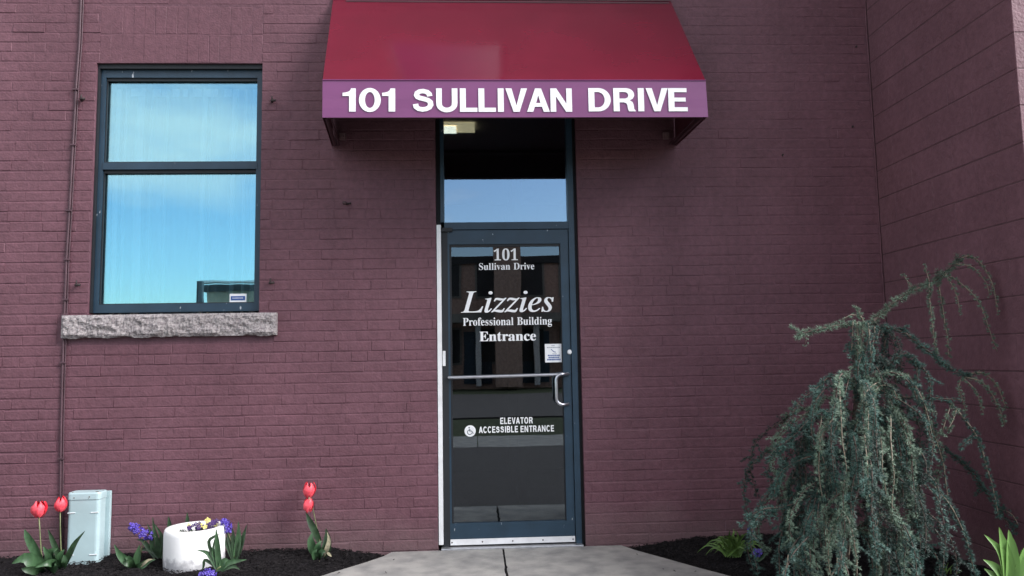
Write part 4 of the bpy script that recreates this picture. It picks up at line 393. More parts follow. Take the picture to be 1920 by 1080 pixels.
# ------------------------------------------------------------------ window (a part of the building)
win = bpy.data.objects.new('window', None); link(win, bld)
fy = .045
def wz(px, py): return at(px, py, fy)
ox0, ox1, oz0, oz1 = WX0+.013, WX1-.008, WZ0+.018, WZ1-.03
fw = .030
mz = 2.562      # meeting rail
b = MB().box((ox0, fy, oz0), (ox0+fw, fy+.06, oz1)).box((ox1-fw-.008, fy, oz0), (ox1, fy+.06, oz1)).box((ox0+fw, fy+.001, oz1-.055), (ox1-fw, fy+.06, oz1)).box((ox0+fw, fy+.001, oz0), (ox1-fw, fy+.06, oz0+.055))
b.box((ox0+fw, fy-.004, mz-.024), (ox1-fw, fy+.055, mz+.024)); b.build('frame', M['frame'], win)
b = MB()      # dark glazing gaskets
for z0, z1 in ((oz0+.055, mz-.027), (mz+.027, oz1-.055)):
    b.box((ox0+fw, fy+.012, z1-.020), (ox1-fw, fy+.03, z1)); b.box((ox0+fw, fy+.013, z0), (ox0+fw+.007, fy+.03, z1-.020)); b.box((ox1-fw-.004, fy+.013, z0), (ox1-fw, fy+.03, z1-.02)); b.box((ox0+fw+.007, fy+.013, z0), (ox1-fw-.004, fy+.03, z0+.006))
b.build('gasket', M['frame_dark'], win)
for z0, z1 in ((oz0+.055, mz-.027), (mz+.027, oz1-.055)):
    MB().box((ox0+fw, fy+.036, z0), (ox1-fw, fy+.042, z1)).build('pane', M['glass_window'], win)
b = MB().box((WX0+.001, .02, WZ1-.031), (WX1-.001, .10, WZ1-.001)).box((WX0+.001, .02, WZ0+.018), (WX0+.012, .10, WZ1-.031)); b.build('caulk_and_shade_strip', M['frame_dark'], win)  # caulk down the left; the top strip paints the shadow gap dark
# sheer curtain in pleats behind the glass, with its header band
def curtain():
    b = MB(); nx, nz_ = 150, 2; x0, x1 = ox0+.03, ox1-.03; z0, z1 = WZ0-.05, WZ1+.05
    vs = []
    for j in range(nz_+1):
        for i in range(nx+1):
            u = i/nx; x = x0+(x1-x0)*u
            y = .20+.030*math.sin(u*30+3*math.sin(u*7))+.012*math.sin(u*67+1.3)
            vs.append((x, y, z0+(z1-z0)*j/nz_))
    return b.add(vs, [(j*(nx+1)+i, j*(nx+1)+i+1, (j+1)*(nx+1)+i+1, (j+1)*(nx+1)+i) for j in range(nz_) for i in range(nx)])
curtain().build('curtain', M['sheer'], win, smooth=True)
for x_, w_ in ((.03, .035), (.09, .02), (.165, .055), (.27, .012), (.36, .02), (.60, .035), (.66, .01), (.80, .03), (.88, .02), (.935, .05)):      # gathered folds, denser than the single sheer
    xa = ox0+fw+x_*(ox1-ox0-2*fw); b = MB(); n_ = 6
    vs = [(xa+w_*(k/n_)+.004*math.sin(j), .128-.012*math.sin(math.pi*k/n_), WZ0-.02+(WZ1-.12-WZ0)*j/8) for j in range(9) for k in range(n_+1)]
    b.add(vs, [(j*(n_+1)+k, j*(n_+1)+k+1, (j+1)*(n_+1)+k+1, (j+1)*(n_+1)+k) for j in range(8) for k in range(n_)]).build('curtain_fold', M['curtain'], win, smooth=True)
b = MB()
for i in range(11):
    x = ox0+.17+i*.070+random.uniform(-.004, .004); b.box((x, .108, WZ1-.195), (x+random.choice((.03, .05, .056)), .112, WZ1-.140))
b.build('curtain_tab', M['curtain'], win)
# pale blinds seen further back; sticker in the corner of the lower pane
p0 = at(431, 551, fy+.034); p1 = at(462, 568, fy+.034)
st = MB().box((p0.x, fy+.031, p1.z), (p1.x, fy+.034, p0.z)).build('sticker', M['white'], win)
MB().box((p0.x+.008, fy+.0295, p1.z+.018), (p1.x-.008, fy+.0305, p0.z-.016)).build('sticker_print', M['blue_ink'], win)
b = MB()
for i in range(9): b.box((p0.x+.02+i*.008, fy+.0285, p1.z+.030), (p0.x+.024+i*.008, fy+.0293, p0.z-.026))
b.build('sticker_lettering', M['white'], win)
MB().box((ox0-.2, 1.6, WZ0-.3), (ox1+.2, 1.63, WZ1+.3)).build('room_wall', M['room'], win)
# granite sill, rock faced
def rock_sill():
    bm = bmesh.new(); p = at(121, 592, 0); q = at(521, 587, 0); x0, x1 = p.x, q.x; zt, zb = WZ0, WZ0-.148
    nx, nz_ = 130, 14; vs = {}
    for j in range(nz_+1):
        for i in range(nx+1):
            u, v = i/nx, j/nz_; x = x0+(x1-x0)*u; z_ = zb+(zt-zb)*v
            e = min(1, min(v, 1-v)*7+.1, min(u, 1-u)*60+.1)
            y = -.034 - .014*e*(1+1.0*noise.noise((x*6, z_*14, 0))+.8*noise.noise((x*22, z_*30, 4))+.5*noise.noise((x*70, z_*70, 4)))
            if j == 0: z_ += .010*noise.noise((x*9, 2, 2))+.005*noise.noise((x*35, 2, 2))
            vs[i, j] = bm.verts.new((x, y, z_))
    for j in range(nz_):
        for i in range(nx): bm.faces.new((vs[i, j], vs[i+1, j], vs[i+1, j+1], vs[i, j+1]))
    # top, bottom and ends back into the wall
    tb = [bm.verts.new((vs[i, nz_].co.x, .04, zt)) for i in range(nx+1)]; bb = [bm.verts.new((vs[i, 0].co.x, .04, zb)) for i in range(nx+1)]
    for i in range(nx):
        bm.faces.new((vs[i, nz_], vs[i+1, nz_], tb[i+1], tb[i])); bm.faces.new((vs[i+1, 0], vs[i, 0], bb[i], bb[i+1]))
    bm.faces.new([vs[0, j] for j in range(nz_+1)]+[tb[0], bb[0]]); bm.faces.new([vs[nx, j] for j in range(nz_, -1, -1)]+[bb[-1], tb[-1]])
    m = bpy.data.meshes.new('sill'); bmesh.ops.recalc_face_normals(bm, faces=bm.faces); bm.to_mesh(m); bm.free(); m.materials.append(M['granite'])
    o = bpy.data.objects.new('sill', m); link(o, win); o['label'] = 'rough grey granite sill'
rock_sill()
# ------------------------------------------------------------------ lettering
def outline(name, loops, x0, z0, sx, sz, y, m, parent, depth=.0015, off=0.0, shear=0):
    """flat letters from closed outlines (bezier handles or plain points), facing the street"""
    cu = bpy.data.curves.new(name, 'CURVE'); cu.dimensions = '2D'; cu.fill_mode = 'BOTH'; cu.extrude = depth/2; cu.offset = off; cu.resolution_u = 5
    for dx, sp in loops:
        if len(sp[0]) == 6:
            s = cu.splines.new('BEZIER'); s.bezier_points.add(len(sp)-1)
            for k, v in zip(s.bezier_points, sp):
                k.handle_left_type = k.handle_right_type = 'FREE'
                k.handle_left = ((dx+v[0])*sx, v[1]*sz, 0); k.co = ((dx+v[2])*sx, v[3]*sz, 0); k.handle_right = ((dx+v[4])*sx, v[5]*sz, 0)
        else:
            s = cu.splines.new('POLY'); s.points.add(len(sp)-1)
            for k, v in zip(s.points, sp): k.co = ((dx+v[0])*sx, v[1]*sz, 0, 1)
        s.use_cyclic_u = True
    t = bpy.data.objects.new(name, cu); C.objects.link(t)
    dg = bpy.context.evaluated_depsgraph_get(); me = bpy.data.meshes.new_from_object(t.evaluated_get(dg)); bpy.data.objects.remove(t)
    me.materials.clear(); me.materials.append(m); me.transform(Matrix.Rotation(math.pi/2, 4, 'X')); me.transform(Matrix.Translation((x0, y, z0)))
    o = bpy.data.objects.new(name, me); link(o, parent)
    q = parent; offv = Vector((0, 0, 0))
    while q is not None: offv += Vector(q.location); q = q.parent
    o.location = -offv
    return o
def serif_line(name, text, kind, box, y, parent, off=0.0, cap=.46, gap=.30, track=0.0):
    """box = left, right, top of capitals, baseline, in photograph pixels on the glass"""
    loops = []; x = 0
    for ch in text:
        if ch == ' ': x += gap; continue
        adv, sp = GLYPHS[kind][ch]
        loops += [(x, s) for s in sp]; x += adv+track
    xs = [dx+v[2] for dx, s in loops for v in s]; xa, xb = min(xs), max(xs)
    p = at(box[0], box[3], y); q = at(box[1], box[3], y); t = at((box[0]+box[1])/2, box[2], y)
    sx = (q.x-p.x)/(xb-xa); sz = (t.z-(p.z+q.z)/2)/cap
    for k_, e in enumerate((0, -off, off) if off else (0,)):
        o = outline(name, [(dx-xa, s) for dx, s in loops], p.x+e*sx, (p.z+q.z)/2, sx, sz, y-.0004*k_, M['white'], parent)
        if k_: parts_.append(o)
        else: parts_ = [o]
    if len(parts_) > 1:
        bm = bmesh.new()
        for q_ in parts_: bm.from_mesh(q_.data)
        bm.to_mesh(parts_[0].data); bm.free()
        for q_ in parts_[1:]: bpy.data.objects.remove(q_)
    return parts_[0]
def arcp(cx, cy, rx, ry, a0, a1, n=14):
    return [(cx+rx*math.cos(math.radians(a0+(a1-a0)*i/n)), cy+ry*math.sin(math.radians(a0+(a1-a0)*i/n))) for i in range(n+1)]
def ribbon(pts, w_):
    """closed outline of a stroke of width w_ along pts"""
    Lf, Rt = [], []
    for i, p in enumerate(pts):
        a = Vector(pts[max(i-1, 0)]); c = Vector(pts[min(i+1, len(pts)-1)]); t = (c-a).normalized(); n_ = Vector((-t.y, t.x))*w_/2
        Lf.append((p[0]+n_.x, p[1]+n_.y)); Rt.append((p[0]-n_.x, p[1]-n_.y))
    return Lf+Rt[::-1]
W_ = .195   # stroke of the bold grotesque letters, capital height 1
def R_(x0, y0, x1, y1): return [(x0, y0), (x1, y0), (x1, y1), (x0, y1)]
SANS = {
 '1': (.52, [[(.21, 0), (.42, 0), (.42, 1), (.27, 1), (.25, .93), (.19, .86), (.10, .825), (0, .81), (0, .67), (.21, .67)]]),
 '0': (.74, [arcp(.35, .5, .35, .52, 0, 345, 24), arcp(.35, .5, .155, .345, 0, 345, 24)]),
 'O': (.86, [arcp(.40, .5, .40, .52, 0, 345, 24), arcp(.40, .5, .20, .345, 0, 345, 24)]),
 'C': (.80, [ribbon(arcp(.38, .5, .29, .425, 38, 322, 22), W_)]),
 'U': (.82, [ribbon([(.1, 1), (.1, .7), (.1, .40)]+arcp(.37, .35, .27, .27, 180, 360, 12)[1:-1]+[(.64, .40), (.64, .7), (.64, 1)], W_)]),
 'L': (.64, [[(0, 0), (.60, 0), (.60, .175), (.205, .175), (.205, 1), (0, 1)]]),
 'I': (.30, [R_(.03, 0, .235, 1)]),
 'V': (.74, [[(.27, 0), (.48, 0), (.75, 1), (.54, 1), (.375, .27), (.21, 1), (0, 1)]]),
 'A': (.80, [[(0, 0), (.21, 0), (.272, .215), (.518, .215), (.58, 0), (.79, 0), (.50, 1), (.29, 1)], [(.32, .375), (.47, .375), (.395, .70)]]),
 'N': (.86, [[(.02, 0), (.215, 0), (.215, .66), (.56, 0), (.77, 0), (.77, 1), (.575, 1), (.575, .34), (.23, 1), (.02, 1)]]),
 'D': (.84, [[(.02, 0), (.36, 0)]+arcp(.36, .5, .41, .5, -82, 82, 16)+[(.36, 1), (.02, 1)], [(.225, .17), (.34, .17)]+arcp(.34, .5, .225, .33, -82, 82, 16)+[(.34, .83), (.225, .83)]]),
 'R': (.82, [[(.02, 0), (.225, 0), (.225, .385), (.36, .385), (.45, .35), (.485, .27), (.505, .10), (.535, 0), (.76, 0), (.76, .03), (.715, .10), (.70, .28), (.665, .40), (.57, .47), (.68, .55), (.725, .66), (.725, .75)]+arcp(.44, .72, .285, .28, 8, 84, 8)+[(.42, 1), (.02, 1)],
             [(.225, .55), (.40, .55)]+arcp(.40, .69, .125, .14, -80, 80, 8)+[(.40, .83), (.225, .83)]]),
 'E': (.72, [[(.02, 0), (.67, 0), (.67, .175), (.225, .175), (.225, .42), (.61, .42), (.61, .59), (.225, .59), (.225, .825), (.65, .825), (.65, 1), (.02, 1)]]),
 'T': (.70, [[(.245, 0), (.45, 0), (.45, .825), (.69, .825), (.69, 1), (0, 1), (0, .825), (.245, .825)]]),
 'B': (.80, [[(.02, 0), (.44, 0)]+arcp(.44, .28, .29, .28, -80, 50, 9)+[(.56, .52)]+arcp(.42, .745, .27, .255, -40, 80, 9)+[(.42, 1), (.02, 1)],
             [(.225, .16), (.42, .16)]+arcp(.42, .295, .11, .135, -70, 70, 7)+[(.42, .43), (.225, .43)], [(.225, .59), (.40, .59)]+arcp(.40, .715, .10, .125, -70, 70, 7)+[(.40, .84), (.225, .84)]]),
 'S': (.80, [ribbon([(.585, .665), (.565, .76), (.49, .845), (.36, .885), (.235, .865), (.15, .80), (.13, .71), (.17, .63), (.26, .585), (.40, .545), (.52, .50), (.60, .42), (.615, .30), (.565, .19), (.46, .125), (.34, .105), (.21, .13), (.12, .21), (.095, .335)], W_*.98)]),
}
def sans_line(name, text, box, y, parent, separate=False, shift=0.0, track=0.0, m=None):
    x = 0; items = []
    for ch in text:
        if ch == ' ': x += .36; continue
        adv, sp = SANS[ch]; items.append((x, sp)); x += adv+track
    xs = [dx+v[0] for dx, sp in items for s in sp for v in s]; xa, xb = min(xs), max(xs)
    p = at(box[0], box[3], y); q = at(box[1], box[3], y); t = at((box[0]+box[1])/2, box[2], y)
    sx = (q.x-p.x)/(xb-xa); sz = t.z-(p.z+q.z)/2; zb = (p.z+q.z)/2
    if separate:
        for dx, sp in items: outline(name, [(0, s) for s in sp], p.x+(dx-xa)*sx, zb, sx, sz, y+.002, m or M['white'], parent, .0012)
    else: outline(name, [(dx-xa, s) for dx, sp in items for s in sp], p.x, zb, sx, sz, y, m or M['white'], parent)
# ------------------------------------------------------------------ entrance door (a part of the building)
door = bpy.data.objects.new('door', None); link(door, bld); door['label'] = 'slate blue framed glass entrance door with transom'
JY = .02                              # face of the jambs
LX0, LX1 = DX0+.058, DX1-.062         # door leaf
HZ0, HZ1 = 2.105, 2.155               # transom bar
MB().box((DX0+.030, JY, HZ1), (DX0+.055, JY+.10, DZ1-.03)).box((DX1-.062, JY, .0), (DX1-.022, JY+.10, DZ1-.03)).box((DX0+.055, JY+.002, HZ0), (DX1-.062, JY+.10, HZ1)).box((DX0+.030, JY, DZ1-.03), (DX1-.022, JY+.1, DZ1)).build('frame', M['frame'], door, bevel=.002)
MB().box((DX1-.0215, JY+.03, 0), (DX1-.001, JY+.12, DZ1)).box((DX0+.001, JY+.04, HZ1-.02), (DX0+.0295, JY+.12, DZ1)).box((DX0+.035, JY+.008, .012), (DX0+.076, JY+.10, HZ0)).build('gasket', M['frame_dark'], door)
MB().box((DX0+.004, JY-.022, .03), (DX0+.033, JY+.03, HZ1-.02)).build('hinge_guard', M['white_metal'], door, bevel=.002)
b = MB().box((DX0+.037, JY-.004, 1.185), (DX0+.056, JY+.011, 1.285)); b.build('pivot_plate', M['white_metal'], door, bevel=.001)
MB().box((DX0+.03, JY-.01, HZ0-.015), (DX0+.11, JY+.018, HZ0+.012)).build('hinge_cap', M['frame_dark'], door, bevel=.002)
ly = JY+.010
sw = .058
gx0, gx1, gz0, gz1 = LX0+.030, LX1-sw, .155, 2.005
MB().box((LX0+.002, ly, .045), (gx0, ly+.045, HZ0-.004)).box((gx1, ly, .045), (LX1-.004, ly+.045, HZ0-.004)).box((gx0, ly+.001, gz1), (gx1, ly+.045, HZ0-.004)).box((gx0, ly+.001, .045), (gx1, ly+.045, gz0)).build('leaf_frame', M['frame'], door)
MB().box((gx0, ly+.010, gz1-.016), (gx1, ly+.03, gz1)).box((gx0, ly+.011, gz0), (gx0+.012, ly+.03, gz1-.016)).box((gx1-.006, ly+.011, gz0), (gx1, ly+.03, gz1-.016)).build('glazing_bead', M['frame_dark'], door)
MB().box((gx0, ly+.022, gz0), (gx1, ly+.028, gz1)).build('glass', M['glass_door'], door)
MB().box((DX0+.055, JY+.045, HZ1), (DX1-.062, JY+.051, DZ1-.03)).build('transom_glass', M['glass_transom'], door)
sp_ = MB().box((LX0+.020, ly-.008, .020), (LX1-.006, ly+.001, .056)); sp_.build('door_sweep', M['white_metal'], door, bevel=.001)
b = MB()
for k in range(5):
    x = LX0+.03+(LX1-LX0-.05)*k/4; b.tube([(x, ly-.011, .038), (x, ly-.007, .038)], .0045, 8)
b.build('screw', M['rusty'], door)
MB().box((DX0+.02, -.03, -.004), (DX1-.02, .14, .011)).build('threshold', M['alu'], door, bevel=.003)
# push bar and pull handle
pz = at(950, 705, ly-.03).z
b = MB().tube([(gx0-.01, ly+.015, pz-.004), (gx0-.01, ly-.012, pz-.004), (gx0+.03, ly-.024, pz-.004), (gx1-.03, ly-.024, pz+.003), (LX1-.03, ly-.02, pz+.004), (LX1-.022, ly+.005, pz+.004)], .0105, 10)
b.build('push_bar', M['steel'], door, smooth=True)
hx_ = LX1-.028; ht, hb = pz+.006, pz-.195
pts = [(hx_, ly+.002, ht), (hx_-.01, ly-.030, ht)]+[(hx_-.045-.04*math.sin(a), ly-.058, ht-.042+.042*math.cos(a)) for a in [i*math.pi/12 for i in range(0, 7)]]
pts += [(hx_-.085, ly-.06, (ht+hb)/2)]+[(hx_-.045-.04*math.cos(a), ly-.058, hb+.042-.042*math.sin(a)) for a in [i*math.pi/12 for i in range(0, 7)]]+[(hx_-.01, ly-.030, hb), (hx_, ly+.002, hb)]
MB().tube(pts, .0115, 10).build('pull_handle', M['steel'], door, smooth=True)
p = at(1068, 660, ly)
b = MB().tube([(p.x, ly-.010, p.z), (p.x, ly-.002, p.z)], [.013, .0165], 20).tube([(p.x, ly-.012, p.z-.002), (p.x, ly-.0095, p.z-.002)], .006, 12); b.build('lock_cylinder', M['white_metal'], door)
# lettering on the glass
ty = ly+.0205
serif_line('lettering', '101', 'serif', (926, 971, 467, 488), ty, door, off=.0)
serif_line('lettering', 'Sullivan Drive', 'serif', (898, 1002, 493, 505.5), ty, door, gap=.22)
serif_line('lettering', 'Lizzies', 'serifi', (865, 1038, 546, 585), ty, door, off=.007)
serif_line('lettering', 'Professional Building', 'serif', (868, 1035, 595, 609.5), ty, door, gap=.22)
serif_line('lettering', 'Entrance', 'serif', (899, 1005, 621, 639), ty, door, off=.008)
sans_line('lettering', 'ELEVATOR', (938, 999, 782.5, 794.5), ty, door, track=.09)
sans_line('lettering', 'ACCESSIBLE ENTRANCE', (898, 1039, 798.5, 810.5), ty, door, track=.09)
# wheelchair symbol on a white disc
p = at(881.5, 808, ty); r = .0375
outline('wheelchair_sign', [(0, arcp(0, 0, r, r, 0, 352, 32))], p.x, p.z, 1, 1, ty, M['white'], door)
k = r/1.0
sym = [ribbon([(-.15, .35), (-.12, -.02), (.28, -.02), (.48, -.42), (.62, -.36)], .13), arcp(-.17, .58, .12, .12, 0, 340, 12), ribbon([(.13, .17), (-.13, .17)], .10), ribbon(arcp(-.08, -.22, .40, .40, 115, 335, 16), .11)]
b_ = MB()
for s in sym: outline('wheelchair_print', [(0, [(a*k, c*k) for a, c in s])], p.x, p.z, 1, 1, ty-.0016, M['frame'], door, .001)
# paper notice on the glass
p0, p1 = at(1021.5, 645, ty), at(1055, 679, ty)
MB().box((p0.x, ty-.001, p1.z), (p1.x, ty+.001, p0.z)).build('notice', M['white'], door)
b = MB(); W2 = p1.x-p0.x; H2 = p0.z-p1.z
def ln(b, u0, u1, v, t):
    u = u0
    while u < u1:
        d = random.uniform(.03, .08); b.box((p0.x+W2*u, ty-.0022, p0.z-H2*v), (p0.x+W2*min(u+d, u1), ty-.0015, p0.z-H2*(v+t))); u += d+.02
ln(b, .38, .58, .08, .04); ln(b, .12, .88, .17, .05); ln(b, .42, .66, .52, .025); b.build('notice_print', M['grey_ink'], door)
b = MB(); ln(b, .16, .84, .59, .07); ln(b, .2, .8, .70, .07); ln(b, .12, .88, .81, .08)
b.tube([(p0.x+W2*.35, ty-.0018, p0.z-H2*.28), (p0.x+W2*.5, ty-.0018, p0.z-H2*.42), (p0.x+W2*.62, ty-.0018, p0.z-H2*.45)], .0022, 5)
b.build('notice_print', M['blue_ink'], door)
# lobby behind the door
b = MB(); lz = 2.98
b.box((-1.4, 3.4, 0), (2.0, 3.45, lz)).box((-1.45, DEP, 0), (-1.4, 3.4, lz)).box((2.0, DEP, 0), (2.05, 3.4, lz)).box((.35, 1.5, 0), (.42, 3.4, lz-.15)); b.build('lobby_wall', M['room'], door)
lit0 = at(829, 226, lz-.01, 2); lit1 = at(890, 246, lz-.01, 2)
MB().box((-1.4, DEP, lz), (2.0, 3.4, lz+.05)).build('lobby_ceiling', M['ceil'], door)
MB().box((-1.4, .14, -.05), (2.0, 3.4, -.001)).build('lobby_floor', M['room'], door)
MB().box((-.42, .40, lz-.022), (lit1.x, lit1.y, lz-.002)).build('ceiling_lamp', M['lamp'], door)
MB().box((-.40, .42, lz-.034), ((lit0.x+lit1.x)/2-.02, lit1.y-.02, lz-.024)).build('lamp_tube', M['tube'], door)
# ------------------------------------------------------------------ awning
AZ0, AZ1, AZT, AD = 2.648, 2.874, 3.716, -.70
ax0, ax1 = -.882, 1.400; bx0, bx1 = -.955, 1.398
awn = thing('awning', 'crimson vinyl awning with purple valance lettered 101 SULLIVAN DRIVE over the door', 'awning', (.25, 0, 2.65))
def quadsheet(name, q, m, t, nx=24, nz_=8, sag=0):
    """one sheet of vinyl with thickness t, slightly slack between the rails"""
    q = [Vector(v) for v in q]; nrm = (q[1]-q[0]).cross(q[3]-q[0]).normalized(); vs = []
    for lay in (0, 1):
        for j in range(nz_+1):
            for i in range(nx+1):
                u, v = i/nx, j/nz_
                p_ = (q[0]*(1-u)+q[1]*u)*(1-v)+(q[3]*(1-u)+q[2]*u)*v
                s_ = sag*math.sin(math.pi*v)*math.sin(math.pi*u)**.5 if 0 < u < 1 else 0
                s_ += .0016*noise.noise((u*5, v*3, 2))*(1 if 0 < v < 1 else 0)
                vs.append(p_ - nrm*(s_+lay*t))
    n_ = (nx+1)*(nz_+1); fs = []
    for j in range(nz_):
        for i in range(nx):
            a = j*(nx+1)+i; fs.append((a, a+1, a+nx+2, a+nx+1)); fs.append((n_+a+nx+1, n_+a+nx+2, n_+a+1, n_+a))
    rim = [i for i in range(nx+1)]+[j*(nx+1)+nx for j in range(1, nz_+1)]+[nz_*(nx+1)+i for i in range(nx-1, -1, -1)]+[j*(nx+1) for j in range(nz_-1, 0, -1)]
    for k_ in range(len(rim)):
        a, c = rim[k_], rim[(k_+1) % len(rim)]; fs.append((a, a+n_, c+n_, c))
    o = MB().add(vs, fs).build(name, [m, M['awn_in']], awn, smooth=False)
    for k_ in range(1, 2*nx*nz_, 2): o.data.polygons[k_].material_index = 1      # inner faces of the same vinyl coloured dark to paint their shade
    return o
quadsheet('canopy', [(ax0, AD, AZ1), (ax1, AD, AZ1), (bx1, -.012, AZT), (bx0, -.012, AZT)], M['awn'], .003, 40, 16, .006)
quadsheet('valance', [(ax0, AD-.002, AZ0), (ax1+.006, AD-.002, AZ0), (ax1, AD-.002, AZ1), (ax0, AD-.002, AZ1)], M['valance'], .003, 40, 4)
for sx_, (fx, bx) in ((-1, (ax0, bx0)), (1, (ax1, bx1))):
    b = MB(); t_ = .003*sx_
    P_ = [(fx, AD+.002, AZ0), (fx, AD+.002, AZ1-.004), (bx, -.010, AZT-.006), (bx, -.010, AZ0+.02)]
    Q_ = [(x-t_, y, z_) for x, y, z_ in P_]
    fs = [(0, 1, 2, 3), (7, 6, 5, 4)]+[(i, (i+1) % 4, 4+(i+1) % 4, 4+i) for i in range(4)]
    b.add(P_+Q_, fs).build('side_panel', M['awn_side'], awn)
    MB().tube([(fx-sx_*.018, AD+.02, AZ0+.010), (bx-sx_*.018, -.02, AZ0+.034)], .0125, 6).build('frame_tube', M['awn_in'], awn)
    MB().tube([(fx-sx_*.045, AD+.02, AZ0+.020), (bx-sx_*.045, -.02, AZ0+.034)], .006, 6).build('frame_tube', M['awn_in'], awn)
    MB().box((bx-sx_*.05, -.03, AZ0+.07), (bx-sx_*.09, -.008, AZ0+.115)).box((bx-sx_*.058, -.036, AZ0+.083), (bx-sx_*.078, -.030, AZ0+.10)).build('wall_bracket', M['bracket'], awn)
for (y, z_) in ((AD+.02, AZ0+.012), (AD+.02, AZ1-.02), (-.03, AZT-.03)):
    MB().tube([(ax0+.02, y, z_), (ax1-.02, y, z_)], .0125, 8).build('frame_tube', M['awn_in'], awn)
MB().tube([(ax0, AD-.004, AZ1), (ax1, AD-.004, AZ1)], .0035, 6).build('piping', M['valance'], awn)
MB().box((bx0, -.02, AZT-.004), (bx1, -.001, AZT+.022)).build('head_rail', M['awn_in'], awn)
vy = AD-.0075
for wd, bx_ in (('101', (642, 741, 165.5, 209)), ('SULLIVAN', (774, 1073, 165.5, 209.5)), ('DRIVE', (1104, 1290, 165, 208.5))):
    sans_line('letter', wd, bx_, vy, awn, separate=True)
# ------------------------------------------------------------------ block wing on the right
wing = thing('block_wing', 'maroon painted concrete block wall projecting towards the viewer at the right', 'wall', (GX, 0, 0))
BH, BL = .1955, .405
MB().box((GX+.006, GW+.006, -.3), (GX+2.2, -.0, TOP)).build('wall_core', M['blockjoint'], wing)
MB().box((GX+.002, GW+.002, TOP+.001), (GX+2.2, -.002, 9.2)).build('upper_wall', M['block'], wing)
def block(cx, cy, cz, l_, ax):
    """one block, face towards -x (ax 0) or -y (ax 1)"""
    g = .0018; j = lambda: random.uniform(-.0008, .0008); pr = random.uniform(-.0006, .0006); vs = []
    for d, y in ((0, .006), (.0, .001), (.004, -.0015)):
        for a, c in ((-1, -1), (1, -1), (1, 1), (-1, 1)): vs.append((a*(l_/2-.0003-d*.35)+j()*.4, y-pr, c*(BH/2-g-d)+j()))
    fs = [(8, 9, 10, 11)]+[(q+k, q+(k+1) % 4, q+4+(k+1) % 4, q+4+k) for q in (0, 4) for k in range(4)]
    if ax == 1: V_ = [(cx+a, cy+y_, cz+c) for a, y_, c in vs]
    else: V_ = [(cx+y_, cy-a, cz+c) for a, y_, c in vs]
    MB().add(V_, fs).build('block', M['block'], wing)
rz = 0
zz = -.12+.062
while zz < TOP-.05:
    y = -.008; first = BL/2 if rz % 2 else BL
    while y > GW+.02:
        l_ = first if y > -.01 else BL
        l_ = min(l_, y-GW); block(GX+.006, y-l_/2, zz+BH/2, l_, 0); y -= l_
    x = GX+.004; k = 0
    while x < GX+1.6:
        l_ = BL/2 if (rz % 2 == 0 and k == 0) else BL; block(x+l_/2, GW+.006, zz+BH/2, l_, 1); x += l_; k += 1
    zz += BH; rz += 1
# ------------------------------------------------------------------ fittings on the wall
cb = thing('cable', 'thin maroon painted cable clipped down the wall left of the window', 'cable', (-2.7, 0, 0))
cp = [at(x, y, -.010) for x, y in ((156, -60), (152, 0), (149, 80), (143, 160), (141, 200), (136, 290), (130, 400), (125, 480), (122, 560), (119, 640), (116, 740), (114, 840), (113, 950), (113, 1045))]
b = MB().tube(cp, .0075, 8); b.build('conduit', M['cable'], cb, smooth=True)
MB().tube([p+Vector((.016, -.001, 0)) for p in cp], .0042, 6).build('wire', M['cable'], cb, smooth=True)
for x, y in ((141, 168), (136, 272), (128, 395), (125, 487), (122, 562), (121, 590), (117, 680), (114, 860)):
    p = at(x, y, -.010); MB().box((p.x-.014, -.022, p.z-.006), (p.x+.024, -.002, p.z+.006)).build('clip', M['cable'], cb, bevel=.002)
for px, py, lab in ((155, 186, 'small iron shutter hook at the upper left corner of the window'), (512, 189, 'small iron shutter hook right of the upper window pane'),
                    (146, 534, 'small iron shutter hook beside the cable, low on the left of the window'), (509, 530, 'small iron shutter hook right of the lower window pane, above the sill end')):
    p = at(px, py, -.02); h = thing('shutter_hook', lab, 'hook', (p.x, 0, p.z), 'iron shutter hooks round the window')
    MB().tube([(p.x-.012, .002, p.z), (p.x-.008, -.030, p.z-.002), (p.x+.020, -.036, p.z-.002)], .009, 8).build('shank', M['rusty'], h, smooth=True)
    MB().tube([(p.x-.004, -.032, p.z-.004), (p.x-.004, -.032, p.z+.028)], [.006, .0045], 8).build('pin', M['rusty'], h, smooth=True)
p = at(648, 381, -.02); h = thing('wall_spigot', 'small dark capped pipe stub on the wall left of the transom', 'pipe', (p.x, 0, p.z))
MB().tube([(p.x+.008, .003, p.z), (p.x-.002, -.035, p.z-.002)], .009, 10).build('pipe_stub', M['rusty'], h, smooth=True)
MB().tube([(p.x-.002, -.033, p.z-.002), (p.x-.004, -.048, p.z-.003)], .0135, 10).build('cap', M['iron'], h, smooth=True)
MB().tube([(p.x+.012, -.010, p.z), (p.x+.034, -.012, p.z+.001)], .006, 8).build('side_arm', M['rusty'], h, smooth=True)
# small holes with plugs in the right wall
for px, py, lab in ((1605, 88, 'small dark bolt hole high on the brick wall near the inside corner'), (1598, 238, 'dark rusted nail in a brick joint near the inside corner'), (1467, 291, 'dark rusted nail in a brick joint right of the awning')):
    p = at(px, py, 0); MB().tube([(p.x, .003, p.z), (p.x, -.012, p.z+.002)], .006, 8).build('wall_nail', M['rusty']); tag(bpy.context.scene.objects[-1] if 0 else C.objects[-1], lab, 'nail')
